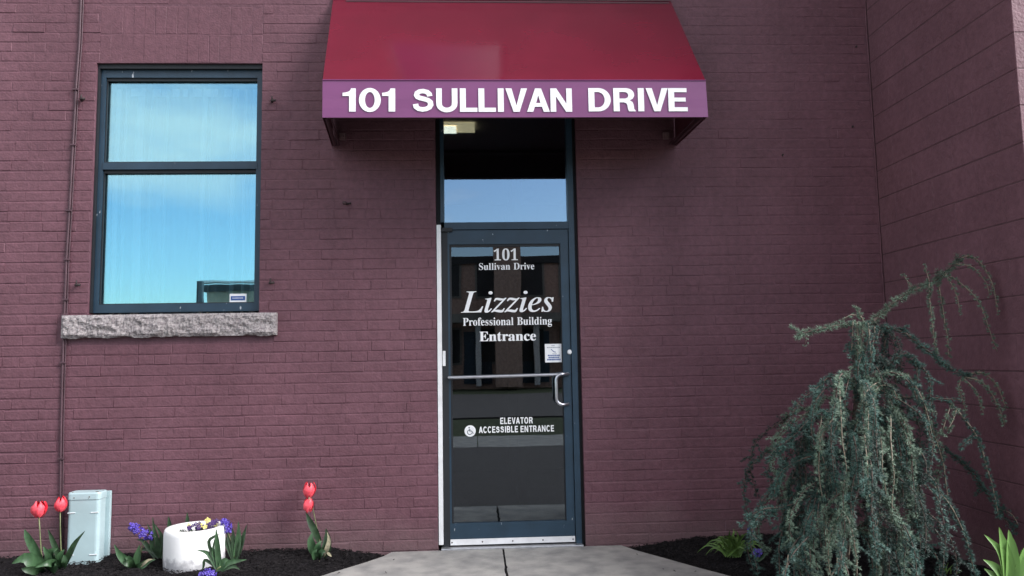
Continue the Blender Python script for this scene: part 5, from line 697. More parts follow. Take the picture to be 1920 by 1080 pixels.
# ------------------------------------------------------------------ utility pedestal
A0, A1 = at(121, 1040, -.135), at(184, 1040, -.135)
gx = A0.x; gw = A1.x-A0.x; ztop = at(150, 924, -.135).z; zb = -.03
ped = thing('utility_pedestal', 'pale green metal utility box with rusted lid standing against the wall', 'utility box', (gx+gw/2, -.07, 0))
def rounded(x0, x1, y0, y1, z0, z1, r, jag=0):
    """vertical box with rounded vertical corners"""
    ring = []
    for cx, cy, a0 in ((x1-r, y1-r, 0), (x0+r, y1-r, 90), (x0+r, y0+r, 180), (x1-r, y0+r, 270)):
        for k in range(5): a = math.radians(a0+90*k/4); ring.append((cx+r*math.cos(a), cy+r*math.sin(a)))
    n_ = len(ring); vs = [(x, y, z0+jag*random.uniform(-1, 1)) for x, y in ring]+[(x, y, z1) for x, y in ring]+[(x0+(x-x0)*.0+((x-(x0+x1)/2)*.965+(x0+x1)/2-x0), (y-(y0+y1)/2)*.94+(y0+y1)/2, z1+.008) for x, y in ring]
    fs = [(i, (i+1) % n_, n_+(i+1) % n_, n_+i) for i in range(n_)]+[(n_+i, n_+(i+1) % n_, 2*n_+(i+1) % n_, 2*n_+i) for i in range(n_)]+[tuple(range(2*n_, 3*n_))]
    return MB().add(vs, fs)
rounded(gx+.004, gx+gw-.004, -.132, -.035, zb, ztop-.045, .022, .008).build('housing', M['pedestal'], ped, smooth=False)
rounded(gx, gx+gw, -.136, -.030, ztop-.042, ztop-.008, .024).build('lid', M['pedestal'], ped)
MB().box((gx+.03, -.029, zb), (gx+gw+.012, -.006, ztop-.01)).build('back_plate', M['pedestal'], ped, bevel=.003)
for dx in (.0, gw-.062):
    for zf in (.26, .80):
        z_ = ztop-(ztop-zb)*zf; MB().tube([(gx+.008+dx, -.133, z_), (gx+.054+dx, -.133, z_+.001)], .0028, 6).build('rib', M['white_metal'], ped)
for dx, dy, r in ((gw-.028, -.115, .010), (.028, -.12, .004)):
    MB().tube([(gx+dx, dy, ztop-.0005), (gx+dx, dy, ztop+.0015)], r, 12).build('rust_spot', M['rust'], ped)
for dx, dz, r in ((.045, -.03, .0035), (gw*.68, -.026, .004), (gw*.66, -.035, .002)):
    MB().tube([(gx+dx, -.1375, ztop+dz), (gx+dx, -.1355, ztop+dz)], r, 8).build('rust_spot', M['rust'], ped)
# ------------------------------------------------------------------ plants
def strap(pts, w_, fold=.25, twist=0.0, up=Vector((0, 0, 1)), n=10, tip=True):
    """leaf blade: a folded strip along a smooth curve, pointed at the end"""
    P_ = [Vector(p) for p in pts]; cur = []
    for i in range(n+1):
        t = i/n*(len(P_)-1); k = min(int(t), len(P_)-2); f = t-k
        a = P_[max(k-1, 0)]; b_ = P_[k]; c = P_[k+1]; d = P_[min(k+2, len(P_)-1)]
        cur.append(.5*((2*b_)+(c-a)*f+(2*a-5*b_+4*c-d)*f*f+(3*b_-a-3*c+d)*f**3))
    vs = []; fs = []
    for i, p in enumerate(cur):
        t = i/n; tg = (cur[min(i+1, n)]-cur[max(i-1, 0)]).normalized()
        side = tg.cross(Vector((math.sin(twist*t)*.6, -1, .25))).normalized()
        nn = side.cross(tg).normalized()
        wd = w_*(.45+.55*math.sin(math.pi*min(1, t*1.1+.12)))*(1 if t < .7 else max(.03, 1-((t-.7)/.3)**1.6))
        vs += [p-side*wd/2+nn*wd*fold, p, p+side*wd/2+nn*wd*fold]
        if i: a = 3*i; fs += [(a-3, a-2, a+1, a), (a-2, a-1, a+2, a+1)]
    return vs, fs
def leaf(parent, pts, w_, m='leaf', fold=.22, twist=0, name='leaf'):
    vs, fs = strap(pts, w_, fold, twist); return MB().add(vs, fs).build(name, M[m], parent, smooth=True)
def PX(pts, y):   # trace on an upright plane; a third number steps the point towards the viewer
    return [at(q[0], q[1], y-(q[2] if len(q) > 2 else 0)) for q in pts]
def tulip_head(parent, c, h, w_, open_=.2, flip=False):
    """six cupped petals round a centre"""
    c = Vector(c)
    for k in range(6):
        a0 = k*math.pi/3+.3; inner = k % 2; m = M['red'] if k not in (4, 5) else M['pink']; vs = []; fs = []; n, wn = 8, 5
        for i in range(n+1):
            t = i/n; rad = w_/2*(math.sin(math.pi*min(1, .10+t*.80))**.7)*(1-.12*inner)*(1+open_*t*.3); half = .62*math.sin(math.pi*(.12+.82*t))**.8
            for j in range(wn+1):
                s = (j/wn-.5)*2; a = a0+s*half; z_ = t*h*(1-.10*s*s*t)*(1 if not flip else -1)
                r_ = rad*(1+.05*s*s)
                tl_ = (random.Random(k*7+int(c.x*1000)).random()-.35)*.018*t; vs.append(c+Vector(((r_+tl_)*math.cos(a), (r_+tl_)*math.sin(a), z_*(.93+.1*random.Random(k+int(c.x*999)).random())+.007*noise.noise((a*4+c.x*9, t*4, k)))))
        for i in range(n):
            for j in range(wn): q = i*(wn+1)+j; fs.append((q, q+1, q+wn+2, q+wn+1))
        MB().add(vs, fs).build('petal', m, parent, smooth=True)
ty1 = -.30
t1 = thing('tulip', 'red tulip with broad curled leaves left of the green utility box', 'tulip', tuple(at(80, 1065, ty1)))
MB().tube(PX([(73, 968), (75, 1000), (77, 1035), (82, 1068)], ty1), [.0035, .0035, .004, .005], 8).build('stem', M['stem'], t1, smooth=True)
p = at(72.5, 970, ty1); tulip_head(t1, p, .098, .078, .1)
leaf(t1, PX([(80, 1060), (66, 1030, .02), (52, 1005, .03), (46, 992, .03)], ty1), .052)
leaf(t1, PX([(85, 1062), (70, 1058, .08), (48, 1046, .12), (22, 1057, .14)], ty1), .085, twist=1.2)
leaf(t1, PX([(90, 1072), (72, 1070, .1), (50, 1068, .16), (40, 1066, .17)], ty1), .05, 'leaf_dark')
leaf(t1, PX([(92, 1070), (100, 1058, .06), (90, 1056, .12), (66, 1064, .15)], ty1), .055, 'leaf', .3, 1)
leaf(t1, PX([(88, 1066), (94, 1048, .02), (86, 1032, .03), (81, 1024, .03)], ty1), .036)
leaf(t1, PX([(92, 1074), (102, 1070, .08), (106, 1062, .1), (103, 1056, .1)], ty1), .035, 'leaf')
ty2 = -.24
t2 = thing('tulip', 'red tulip in front of the cable, one long leaf crossing the utility box', 'tulip', tuple(at(115, 1058, ty2)))
MB().tube(PX([(113, 958), (113, 990), (114, 1025), (117, 1060)], ty2), [.0035, .0035, .004, .005], 8).build('stem', M['stem'], t2, smooth=True)
p = at(113.5, 959, ty2); tulip_head(t2, p, .090, .072, 0)
leaf(t2, PX([(118, 1062), (128, 1046, .02), (142, 1018, .03), (160, 995, .04)], ty2), .042, 'leaf_dark')
leaf(t2, PX([(114, 1060), (108, 1035), (97, 1008), (90, 992)], ty2), .036, 'leaf_dark')
leaf(t2, PX([(112, 1062), (100, 1048, .03), (99, 1034, .05), (108, 1029, .05)], ty2), .072, 'leaf', .35)
leaf(t2, PX([(117, 1064), (112, 1050, .03), (116, 1038, .04), (121, 1030, .04)], ty2), .045, 'leaf', .3)
leaf(t2, PX([(118, 1066), (122, 1058, .05), (122, 1046, .05), (119, 1040, .05)], ty2), .04)
ty3 = -.12
t3 = thing('tulip', 'pair of red tulips on one stem, one bloom upright and one hanging, mid wall', 'tulip', tuple(at(600, 1045, ty3)))
MB().tube(PX([(582, 932), (588, 960), (594, 990), (600, 1015), (601, 1046)], ty3), [.0028, .0028, .0035, .0045, .005], 8).build('stem', M['stem'], t3, smooth=True)
p = at(579, 933, ty3); tulip_head(t3, p, .100, .078, 0)
p = at(579, 935, ty3-.03); tulip_head(t3, p, .088, .074, -.9, True)
MB().tube(PX([(583, 936, .0), (580, 932, .015), (579, 938, .03)], ty3), .003, 6).build('stem', M['dry'], t3, smooth=True)
leaf(t3, PX([(599, 1015), (590, 995, .01), (580, 975, .01), (573, 958, .01)], ty3), .044, 'leaf_dark')
for pts, w_, m in (([(600, 1046), (588, 1030, .03), (583, 1012, .04), (586, 998, .03)], .056, 'leaf'), ([(602, 1048), (596, 1035, .05), (598, 1022, .07), (603, 1014, .06)], .05, 'leaf'),
                   ([(602, 1046), (612, 1030, .01), (614, 1008, 0), (611, 990, 0)], .06, 'leaf_dark'), ([(601, 1048), (594, 1046, .06), (590, 1036, .08), (595, 1030, .08)], .045, 'leaf'),
                   ([(604, 1044), (613, 1030, .02), (617, 1012, .02), (613, 997, .02)], .030, 'dry'), ([(598, 1050), (600, 1040, .08), (606, 1034, .09), (610, 1036, .09)], .04, 'leaf'), ([(601, 1048), (597, 1052, .06), (596, 1055, .07), (597, 1058, .075)], .02, 'dry')):
    leaf(t3, PX(pts, ty3), w_, m)
MB().add(*strap(PX([(614, 1036), (618, 1040), (622, 1044)], ty3-.03), .016, .1)).build('fallen_petal', M['dry'], smooth=True); tag(C.objects[-1], 'small pale withered leaf lying on mulch beside the tulip pair', 'leaf')
# small broad leaved plant
p5 = thing('bulb_plant', 'low plant with three pale green leaves and no flower, left of the white planter', 'plant', tuple(at(255, 1060, -.30)))
for pts, w_, m in (([(252, 1062), (238, 1052, .02), (224, 1038, .03), (214, 1020, .03)], .048, 'leaf'), ([(255, 1062), (258, 1048, .0), (260, 1034, 0), (262, 1021, 0)], .044, 'leaf'),
                   ([(256, 1064), (268, 1060, .04), (280, 1052, .05), (292, 1049, .06)], .04, 'leaf'), ([(252, 1064), (244, 1056, .04), (236, 1056, .06), (230, 1054, .06)], .045, 'leaf_dark'),
                   ([(258, 1065), (270, 1057, .05), (279, 1050, .055), (290, 1048, .055)], .018, 'dry'), ([(250, 1063), (246, 1052, .02), (240, 1046, .03), (234, 1046, .03)], .04, 'leaf')):
    leaf(p5, PX(pts, -.30), w_, m)
# planter
PR = .176; pc = at(365, 1040, -.24); pc = Vector((pc.x, -.24, 0)); PH = at(365, 977, -.08).z
pot = thing('planter', 'round white thick walled planter with dirty base standing in the mulch', 'planter', (pc.x, pc.y, 0))
prof = [(PR*.955, -.06), (PR*.985, .0), (PR, .06), (PR*1.0, PH-.03), (PR*.985, PH-.010), (PR*.95, PH), (PR*.80, PH), (PR*.765, PH-.008), (PR*.75, PH-.03), (PR*.74, PH-.10)]
vs = []; fs = []; n = 64
for i, (r, z_) in enumerate(prof):
    for k in range(n):
        a = 2*math.pi*k/n; rr = r*(1+.004*noise.noise((math.cos(a)*2, math.sin(a)*2, z_*6))); vs.append((rr*math.cos(a), rr*math.sin(a), z_))
for i in range(len(prof)-1):
    for k in range(n): fs.append((i*n+k, i*n+(k+1) % n, (i+1)*n+(k+1) % n, (i+1)*n+k))
# dirt splashed on the base has a ragged upper edge of its own
m = M['pot']; t = m.node_tree; nn = t.nodes.new; ll = t.links.new; P_ = t.nodes['Principled BSDF']; g = [q for q in t.nodes if q.type == 'NEW_GEOMETRY'][0]
sx_ = nn('ShaderNodeSeparateXYZ'); ll(g.outputs['Position'], sx_.inputs[0]); zn = nn('ShaderNodeTexNoise'); zn.inputs['Scale'].default_value = 26; zn.inputs['Detail'].default_value = 8; ll(g.outputs['Position'], zn.inputs['Vector'])
ma = nn('ShaderNodeMath'); ma.operation = 'MULTIPLY_ADD'; ma.inputs[1].default_value = .14; ll(zn.outputs[0], ma.inputs[0]); ll(sx_.outputs['Z'], ma.inputs[2])
mr = nn('ShaderNodeMapRange'); mr.inputs[1].default_value = .115; mr.inputs[2].default_value = .165; mr.inputs[3].default_value = .8; mr.inputs[4].default_value = 0; ll(ma.outputs[0], mr.inputs[0])
old = P_.inputs['Base Color'].links[0].from_socket; mm = nn('ShaderNodeMix'); mm.data_type = 'RGBA'; mm.inputs[7].default_value = (.30, .30, .32, 1); ll(mr.outputs[0], mm.inputs[0]); ll(old, mm.inputs[6]); ll(mm.outputs[2], P_.inputs['Base Color'])
MB().add(vs, fs).build('pot', M['pot'], pot, loc=pc, smooth=True)
MB().tube([(0, 0, PH-.085), (0, 0, PH-.055)], PR*.745, 32).build('soil', M['mulch'], pot, loc=pc)
pan = thing('pansies', 'yellow and dark violet pansies growing in the white planter', 'flowers', (pc.x, pc.y, PH-.05))
for k in range(26):
    a = random.uniform(0, 2*math.pi); r = PR*.6*math.sqrt(random.random()); c = pc+Vector((r*math.cos(a)+.04, r*math.sin(a)*.6+.05, PH-.03+random.uniform(0, .045)))
    nrm = Vector((random.uniform(-.5, .5), -1, random.uniform(.1, .9))).normalized(); u = nrm.orthogonal().normalized(); v = nrm.cross(u); s = random.uniform(.013, .021)
    yel = (k % 5 == 0); b = MB()
    for q in range(5):
        aa = 2*math.pi*q/5+.3; d = u*math.cos(aa)+v*math.sin(aa); e = u*math.cos(aa+.55)+v*math.sin(aa+.55); f_ = u*math.cos(aa-.55)+v*math.sin(aa-.55)
        b.add([c+nrm*.002, c+e*s*.8, c+d*s*1.05+nrm*.002, c+f_*s*.8], [(0, 3, 2, 1)])
    b.build('blossom', M['pansy_y'] if yel else M['pansy_v'], pan)
b = MB()
for k in range(60):
    a = random.uniform(0, 2*math.pi); r = PR*.66*math.sqrt(random.random()); c = pc+Vector((r*math.cos(a), r*math.sin(a), PH-.058)); d = Vector((random.uniform(-1, 1), random.uniform(-1, 1), 1.2)).normalized()*random.uniform(.02, .05)
    b.add(*strap([c, c+d*.5, c+d], .012, .2, n=3))
o = b.build('foliage', M['leaf_dark'], pan); o['kind'] = 'stuff'
# hyacinths
def floret(b, b2, c, nrm, s):
    u = nrm.orthogonal().normalized(); v = nrm.cross(u)
    for q in range(6):
        aa = math.pi*q/3+random.random(); d = u*math.cos(aa)+v*math.sin(aa); e = (u*-math.sin(aa)+v*math.cos(aa))*s*.28
        tip = c+d*s+nrm*s*.1; mid = c+d*s*.55+nrm*s*.55
        (b2 if q % 3 == 0 else b).add([c, mid-e, tip, mid+e], [(0, 1, 2, 3)])
    b.add([c-u*s*.3, c+v*s*.3, c+u*s*.3, c-v*s*.3, c-nrm*s], [(0, 1, 4), (1, 2, 4), (2, 3, 4), (3, 0, 4)])
def hyacinth(label, base, spike, stem, leaves, y, rad=.026, n=70):
    h = thing('hyacinth', label, 'hyacinth', tuple(at(base[0], base[1], y)), 'violet hyacinths in the beds')
    S_ = PX(spike, y); b, b2 = MB(), MB()
    for k in range(n):
        t = random.random()*(len(S_)-1); i = min(int(t), len(S_)-2); c = S_[i].lerp(S_[i+1], t-i); ax = (S_[i+1]-S_[i]).normalized()
        d = Vector((random.uniform(-1, 1), random.uniform(-1, 1), random.uniform(-1, 1))); d = (d-ax*d.dot(ax)).normalized()
        rr = rad*(1-.35*abs(t/(len(S_)-1)*2-1)**2); floret(b, b2, c+d*rr*random.uniform(.6, 1), d, .0125)
    MB().tube(PX(stem, y), .004, 6).build('stem', M['stem'], h, smooth=True)
    o = b.build('florets', M['hyac'], h); o['kind'] = 'stuff'; o2 = b2.build('pale_florets', M['hyac2'], h); o2['kind'] = 'stuff'
    for L_ in leaves: leaf(h, PX(L_[0], y), L_[1], L_[2] if len(L_) > 2 else 'leaf_dark')
    return h
hyacinth('violet hyacinth leaning over to the left beside the white planter', (292, 1045), [(244, 985), (256, 992), (268, 1003), (280, 1003), (290, 1006)], [(292, 1006), (272, 1014), (266, 1025), (262, 1050)],
         [([(290, 1045), (286, 1020), (284, 1000), (276, 982)], .03), ([(294, 1045), (296, 1020), (290, 995), (286, 968)], .03), ([(292, 1045), (280, 1028), (268, 1014), (255, 1012)], .03), ([(296, 1046), (300, 1020), (303, 1005), (288, 980)], .035), ([(298, 1046), (286, 1032), (270, 1030), (262, 1034)], .028), ([(300, 1046), (306, 1028), (306, 1012), (302, 998)], .04)], -.16, .027, 110)
hyacinth('upright violet hyacinth touching the right rim of the white planter', (440, 1045), [(417, 976), (424, 985), (427, 998)], [(427, 998), (436, 1020), (440, 1045)],
         [([(441, 1050), (446, 1025), (448, 1000), (447, 976)], .04, 'leaf'), ([(443, 1050), (452, 1025), (458, 1002), (463, 983)], .03), ([(440, 1050), (436, 1025), (430, 1008), (425, 998)], .036), ([(438, 1050), (430, 1028), (424, 1012), (420, 1000)], .03), ([(442, 1050), (440, 1020), (438, 1005), (436, 990)], .035), ([(444, 1050), (450, 1030), (452, 1012), (456, 1000)], .026)], -.22, .028, 80)
hyacinth('drooping violet hyacinth cut by the bottom edge in front of the white planter', (412, 1072), [(375, 1080), (388, 1076), (402, 1075)], [(402, 1075), (408, 1066), (414, 1062)], [], -.62, .024, 60)
fp = thing('bulb_plant', 'strap leaved green plant arching over the front right of the white planter', 'plant', tuple(at(412, 1066, -.60)))
for pts, w_, m in (([(412, 1070), (410, 1045), (407, 1010), (405, 990)], .034, 'leaf'), ([(410, 1070), (400, 1050), (388, 1036), (368, 1031)], .030, 'leaf'), ([(414, 1068), (428, 1056), (445, 1052), (463, 1049)], .030, 'leaf'),
                   ([(412, 1068), (392, 1020), (402, 1006), (413, 1002)], .020, 'leaf_dark'), ([(411, 1068), (386, 1050), (382, 1062), (378, 1072)], .018, 'leaf_dark'), ([(415, 1070), (430, 1062), (440, 1062), (450, 1068)], .028, 'leaf_dark'),
                   ([(413, 1070), (418, 1055), (424, 1050), (430, 1051)], .034, 'leaf'), ([(408, 1072), (404, 1050), (400, 1030), (404, 1004)], .022, 'leaf'), ([(410, 1070), (400, 1045), (394, 1030), (393, 1015)], .018, 'leaf_dark')):
    leaf(fp, PX(pts, -.60), w_, m)
bk = thing('bulb_plant', 'two dark leaf tips rising behind the white planter', 'plant', tuple(at(335, 1010, -.06)))
leaf(bk, PX([(322, 1030), (320, 1000), (318, 980), (316, 968)], -.06), .034, 'leaf_dark'); leaf(bk, PX([(352, 1030), (352, 1000), (352, 975), (351, 960)], -.06), .036, 'leaf_dark')
hyacinth('violet hyacinth half hidden between the grassy clump and the cedar, upper bloom', (1412, 1030), [(1404, 993), (1410, 1000)], [(1410, 1000), (1414, 1030)], [([(1412, 1035), (1408, 1020), (1404, 1008), (1398, 1000)], .02)], -.45, .015, 22)
hyacinth('low violet hyacinth bloom beside the grassy clump under the cedar', (1420, 1045), [(1412, 1034), (1426, 1038)], [(1424, 1038), (1420, 1050)], [([(1420, 1052), (1428, 1046), (1434, 1040), (1440, 1036)], .02)], -.55, .022, 32)
# grassy clump, iris and sprouts on the right
gr = thing('lily_clump', 'clump of thin arching green grassy leaves left of the cedar', 'plant', tuple(at(1372, 1040, -.5)))
for k in range(64):
    a = random.uniform(-1, 1); l_ = random.uniform(.6, 1.1); bx = 1374+random.uniform(-14, 14); by = 1040+random.uniform(-6, 6)
    tx = bx+a*58*l_; tyy = by-44*l_*(1-.75*abs(a)**1.5)+random.uniform(-5, 5); dy = random.uniform(-.10, .12)
    leaf(gr, [at(bx, by, -.5), at(bx+a*14, by-22*l_*(1-.35*abs(a)), -.5-dy*.3), at(bx+a*38*l_, (tyy+by)/2-14*l_, -.5-dy*.7), at(tx, tyy+abs(a)*8, -.5-dy)], random.uniform(.008, .014), 'grassy', .15)
ir = thing('iris_plant', 'fan of broad bright green sword leaves at the bottom right corner', 'plant', tuple(at(1890, 1080, -1.48)))
for pts, w_ in (([(1888, 1100), (1884, 1060), (1872, 1030), (1845, 1002)], .07), ([(1890, 1100), (1888, 1060), (1880, 1020), (1873, 988)], .08), ([(1892, 1100), (1896, 1060), (1894, 1020), (1891, 993)], .085), ([(1896, 1100), (1906, 1070), (1912, 1050), (1916, 1030)], .06), ([(1886, 1100), (1872, 1072), (1858, 1058), (1843, 1049)], .055), ([(1884, 1100), (1870, 1086), (1856, 1074), (1845, 1066)], .045), ([(1900, 1100), (1916, 1060), (1926, 1030), (1934, 1010)], .08), ([(1890, 1100), (1884, 1080), (1876, 1066), (1868, 1060)], .05)):
    leaf(ir, PX(pts, -1.48), w_*.78, 'leaf_bright', .2)
for (cx, lab) in ((1776, 'small tuft of green shoots at the bottom edge right of the cedar'), (1800, 'tiny green shoots at the bottom edge beside the corner iris')):
    s_ = thing('grass_shoots', lab, 'plant', tuple(at(cx, 1080, -.9)))
    for k in range(6): leaf(s_, PX([(cx+random.uniform(-4, 4), 1092), (cx+random.uniform(-7, 7), 1075), (cx+random.uniform(-14, 14), (1052 if cx < 1790 else 1066)+random.uniform(0, 14))], -.9), .010, 'grassy', .15)
# ------------------------------------------------------------------ weeping blue cedar
random.seed(21)
CY = -1.10
ced = thing('weeping_cedar', 'weeping blue cedar with drooping needle covered branches in the inside corner', 'tree', tuple(at(1588, 1050, CY)))
def smooth_path(P_, step=.012):
    out = []
    for k in range(len(P_)-1):
        a = P_[max(k-1, 0)]; b_ = P_[k]; c = P_[k+1]; d = P_[min(k+2, len(P_)-1)]
        n = max(2, int((c-b_).length/step))
        for i in range(n):
            f = i/n; out.append(.5*((2*b_)+(c-a)*f+(2*a-5*b_+4*c-d)*f*f+(3*b_-a-3*c+d)*f**3))
    out.append(P_[-1]); return out
rnd = random.random
def keep(p):
    return Vector((min(p.x, GX-.02), min(p.y, -.015), max(p.z, -.015)))
def limb(pts, r0, m='needle', dens=1.0, nl=.017, r1=.002, wood='bark', sparse_end=0.0, spread=.010):
    P_ = smooth_path([keep(Vector(p)) for p in pts]); n = len(P_)
    P_ = [keep(p+Vector((noise.noise(p*9)*.006, noise.noise(p*9+Vector((7, 0, 0)))*.006, noise.noise(p*9+Vector((0, 7, 0)))*.005))) for p in P_]
    br = MB().tube(P_[::2] if n > 6 else P_, [r0+(r1-r0)*i/len(P_[::2] if n > 6 else P_) for i in range(len(P_[::2] if n > 6 else P_))], 5 if r0 < .008 else 8).build('branch', M[wood], ced, smooth=True)
    vs = []; fs = []; thin = spread < .0095
    if thin: nl *= 1.28
    for i, p in enumerate(P_):
        t = i/n
        tg = (P_[min(i+1, n-1)]-P_[max(i-1, 0)]).normalized()
        u = tg.orthogonal().normalized(); v = tg.cross(u)
        k = dens*(1.05 if spread < .0095 else 1.1)*(1-sparse_end*t); cnt = int(k)+(1 if rnd() < k-int(k) else 0)
        spots = []
        for _ in range(cnt):
            a = rnd()*6.283; d = u*math.cos(a)+v*math.sin(a); spots.append((p+d*spread*(.3+rnd()*.9)+tg*(rnd()-.5)*.01, d))
        if spread > .0095 and rnd() < .10:      # short side sprigs break the outline up
            a = rnd()*6.283; d = (u*math.cos(a)+v*math.sin(a)+tg*.6).normalized(); sl_ = .025+.05*rnd()
            for q in range(int(sl_/.007)):
                f = q*.007; spots.append((p+d*(f+.008)+Vector((0, 0, -2.2*f*f))+Vector((rnd()-.5, rnd()-.5, rnd()-.5))*.010, d))
        for c, d in spots:
            L_ = nl*(.75+.5*rnd())*(1-.35*t*sparse_end)
            for q in range(21 if spread < .0095 else 11):
                e = Vector((rnd()-.5, rnd()-.5, rnd()-.5)).normalized()+d*.75+tg*.15; e.normalize()
                s = e.orthogonal().normalized()*.0017; w_ = len(vs)
                vs += [c-s, c+s, c+e*L_]; fs.append((w_, w_+1, w_+2))
    if vs:
        o = MB().add(vs, fs).build('needles', M[m], br); o['kind'] = 'stuff'
    return P_
def PY(pts, y=CY):
    out = []
    for q in pts:      # never inside the block wing
        yy = y-(q[2] if len(q) > 2 else 0)
        if q[0] > 1660: yy = min(yy, at(q[0], q[1], GX-.03, 0).y-.02)
        out.append(at(q[0], q[1], yy))
    return out
trunk = smooth_path(PY([(1582, 1060), (1590, 960), (1598, 860), (1604, 780), (1612, 700), (1624, 640), (1632, 606)]))
MB().tube(trunk[::4], [.026-.017*i/len(trunk[::4]) for i in range(len(trunk[::4]))], 10).build('trunk', M['bark'], ced, smooth=True)
def tz(z_):
    return min(trunk, key=lambda p: abs(p.z-z_))
B_, G_, D_ = 'needle', 'needle2', 'needle3'
# leading limbs read off the photograph
limb(PY([(1630, 608), (1652, 590), (1676, 566), (1706, 548), (1740, 532), (1764, 520), (1785, 497), (1800, 484)]), .010, G_, 3.6, .022, spread=.013)
limb(PY([(1796, 488), (1812, 480), (1836, 490), (1856, 520), (1866, 560), (1871, 588)]), .004, G_, 1.7, .012, wood='twig', sparse_end=.6, spread=.006)
limb(PY([(1790, 494, .03), (1822, 500, .04), (1846, 525, .05), (1855, 556, .05)]), .003, G_, 1.5, .011, wood='twig', sparse_end=.5, spread=.006)
limb(PY([(1772, 514, .02), (1800, 530, .04), (1832, 562, .06), (1852, 612, .07), (1869, 658, .07)]), .004, G_, 1.5, .013, wood='twig', sparse_end=.5, spread=.006)
limb(PY([(1742, 532, .02), (1745, 570, .04), (1750, 620, .05), (1756, 672, .05)]), .004, G_, 1.7, .013, wood='twig', sparse_end=.3, spread=.006)
limb(PY([(1758, 522, .0), (1766, 570, .0), (1775, 625, .01), (1781, 670, .01)]), .004, G_, 1.6, .013, wood='twig', sparse_end=.4, spread=.006)
limb(PY([(1772, 516, .04), (1788, 540, .05), (1796, 566, .05), (1801, 590, .05)]), .003, G_, 1.5, .011, wood='twig', sparse_end=.4, spread=.006)
limb(PY([(1742, 532), (1738, 512), (1733, 498)]), .003, G_, 1.4, .011, wood='twig', spread=.005)
limb(PY([(1712, 545), (1702, 528), (1693, 514)]), .003, G_, 1.2, .011, wood='twig', spread=.005)
limb(PY([(1626, 612), (1600, 608, .02), (1562, 612, .03), (1525, 620, .04), (1498, 628, .04), (1495, 634, .04)]), .008, G_, 3.4, .021, spread=.012)
limb(PY([(1512, 624, .03), (1510, 636, .04), (1510, 648, .04)]), .002, G_, 1.6, .012)
limb(PY([(1622, 606), (1612, 590), (1604, 574)]), .004, G_, 1.5, .012, wood='twig', spread=.006)
limb(PY([(1614, 594), (1596, 590), (1578, 602)]), .004, G_, 1.4, .012, wood='twig', spread=.006)
limb(PY([(1655, 612), (1690, 622, .02), (1722, 645, .04), (1752, 668, .05), (1785, 692, .06), (1812, 704, .06)]), .008, B_, 3.8, .023, spread=.014)
limb(PY([(1805, 702, .05), (1842, 700, .06), (1868, 722, .07), (1880, 745, .07), (1886, 768, .07)]), .004, G_, 1.7, .012, wood='twig', sparse_end=.5, spread=.006)
limb(PY([(1808, 706, .06), (1838, 716, .08), (1862, 740, .10), (1872, 762, .1), (1884, 796, .1)]), .004, G_, 1.9, .014, wood='twig', sparse_end=.3, spread=.007)
limb(PY([(1806, 708, .06), (1826, 730, .09), (1838, 755, .1), (1846, 778, .1)]), .003, G_, 1.5, .011, wood='twig', sparse_end=.4, spread=.006)
limb(PY([(1802, 708, .06), (1798, 730, .07), (1806, 752, .07), (1812, 776, .07)]), .003, G_, 1.5, .011, wood='twig', sparse_end=.4, spread=.006)
limb(PY([(1640, 600), (1660, 640), (1650, 690), (1640, 740)]), .007, D_, 3.5, .018)
limb(PY([(1648, 700), (1690, 664, .06), (1716, 676, .08), (1720, 720, .08)]), .007, B_, 3.2, .018)
limb(PY([(1700, 672, .06), (1738, 700, .08), (1745, 750, .09), (1750, 800, .09)]), .006, B_, 2.8, .017)
limb(PY([(1640, 720, .02), (1664, 700, .08), (1690, 704, .1), (1712, 728, .1), (1722, 760, .1)]), .006, B_, 3, .018)
limb(PY([(1620, 720, .05), (1648, 704, .09), (1672, 698, .12), (1700, 708, .12)]), .005, G_, 2.4, .016)
limb(PY([(1655, 710, .08), (1632, 725, .14), (1616, 750, .15), (1606, 796, .15)]), .004, G_, 2.0, .014, wood='twig', sparse_end=.2)
limb(PY([(1648, 716, .08), (1640, 740, .16), (1635, 765, .17), (1632, 792, .17)]), .004, G_, 1.8, .013, wood='twig', sparse_end=.3)
limb(PY([(1620, 740, .06), (1650, 722, .12), (1672, 726, .14), (1684, 750, .14)]), .004, G_, 1.8, .013, wood='twig')
limb(PY([(1690, 745, .05), (1740, 745, .08), (1772, 748, .10), (1806, 750, .10)]), .006, B_, 2.4, .015, sparse_end=.5)
limb(PY([(1775, 750, .1), (1808, 784, .12), (1836, 828, .13), (1855, 890, .14), (1868, 945, .14), (1872, 972, .14)]), .005, B_, 1.7, .014, wood='twig', sparse_end=.2, spread=.007)
limb(PY([(1784, 756, .1), (1776, 780, .13), (1766, 812, .14)]), .003, G_, 1.5, .012, wood='twig', spread=.006)
limb(PY([(1794, 766, .12), (1786, 790, .15), (1776, 806, .15)]), .003, G_, 1.3, .012, wood='twig', spread=.006)
limb(PY([(1834, 812, .12), (1812, 830, .14), (1800, 842, .14)]), .003, B_, 1.8, .014, spread=.007)
limb(PY([(1700, 700, .04), (1728, 745, .1), (1744, 800, .12), (1753, 848, .12)]), .004, G_, 1.7, .013, wood='twig', sparse_end=.3)
limb(PY([(1706, 720, .04), (1742, 790, .06), (1768, 870, .07), (1776, 930, .07), (1782, 965, .07)]), .005, B_, 2.0, .014, wood='twig', sparse_end=.3)
limb(PY([(1770, 840, -.1), (1812, 876, -.1), (1850, 925, -.1), (1880, 968, -.1), (1903, 1000, -.1)]), .005, B_, 2.4, .017)
limb(PY([(1872, 955, -.1), (1895, 964, -.08), (1908, 985, -.08)]), .003, B_, 1.4, .012, wood='twig')
limb(PY([(1790, 855, -.1), (1820, 880, -.12), (1838, 905, -.12), (1832, 930, -.12)]), .004, B_, 2.2, .016)
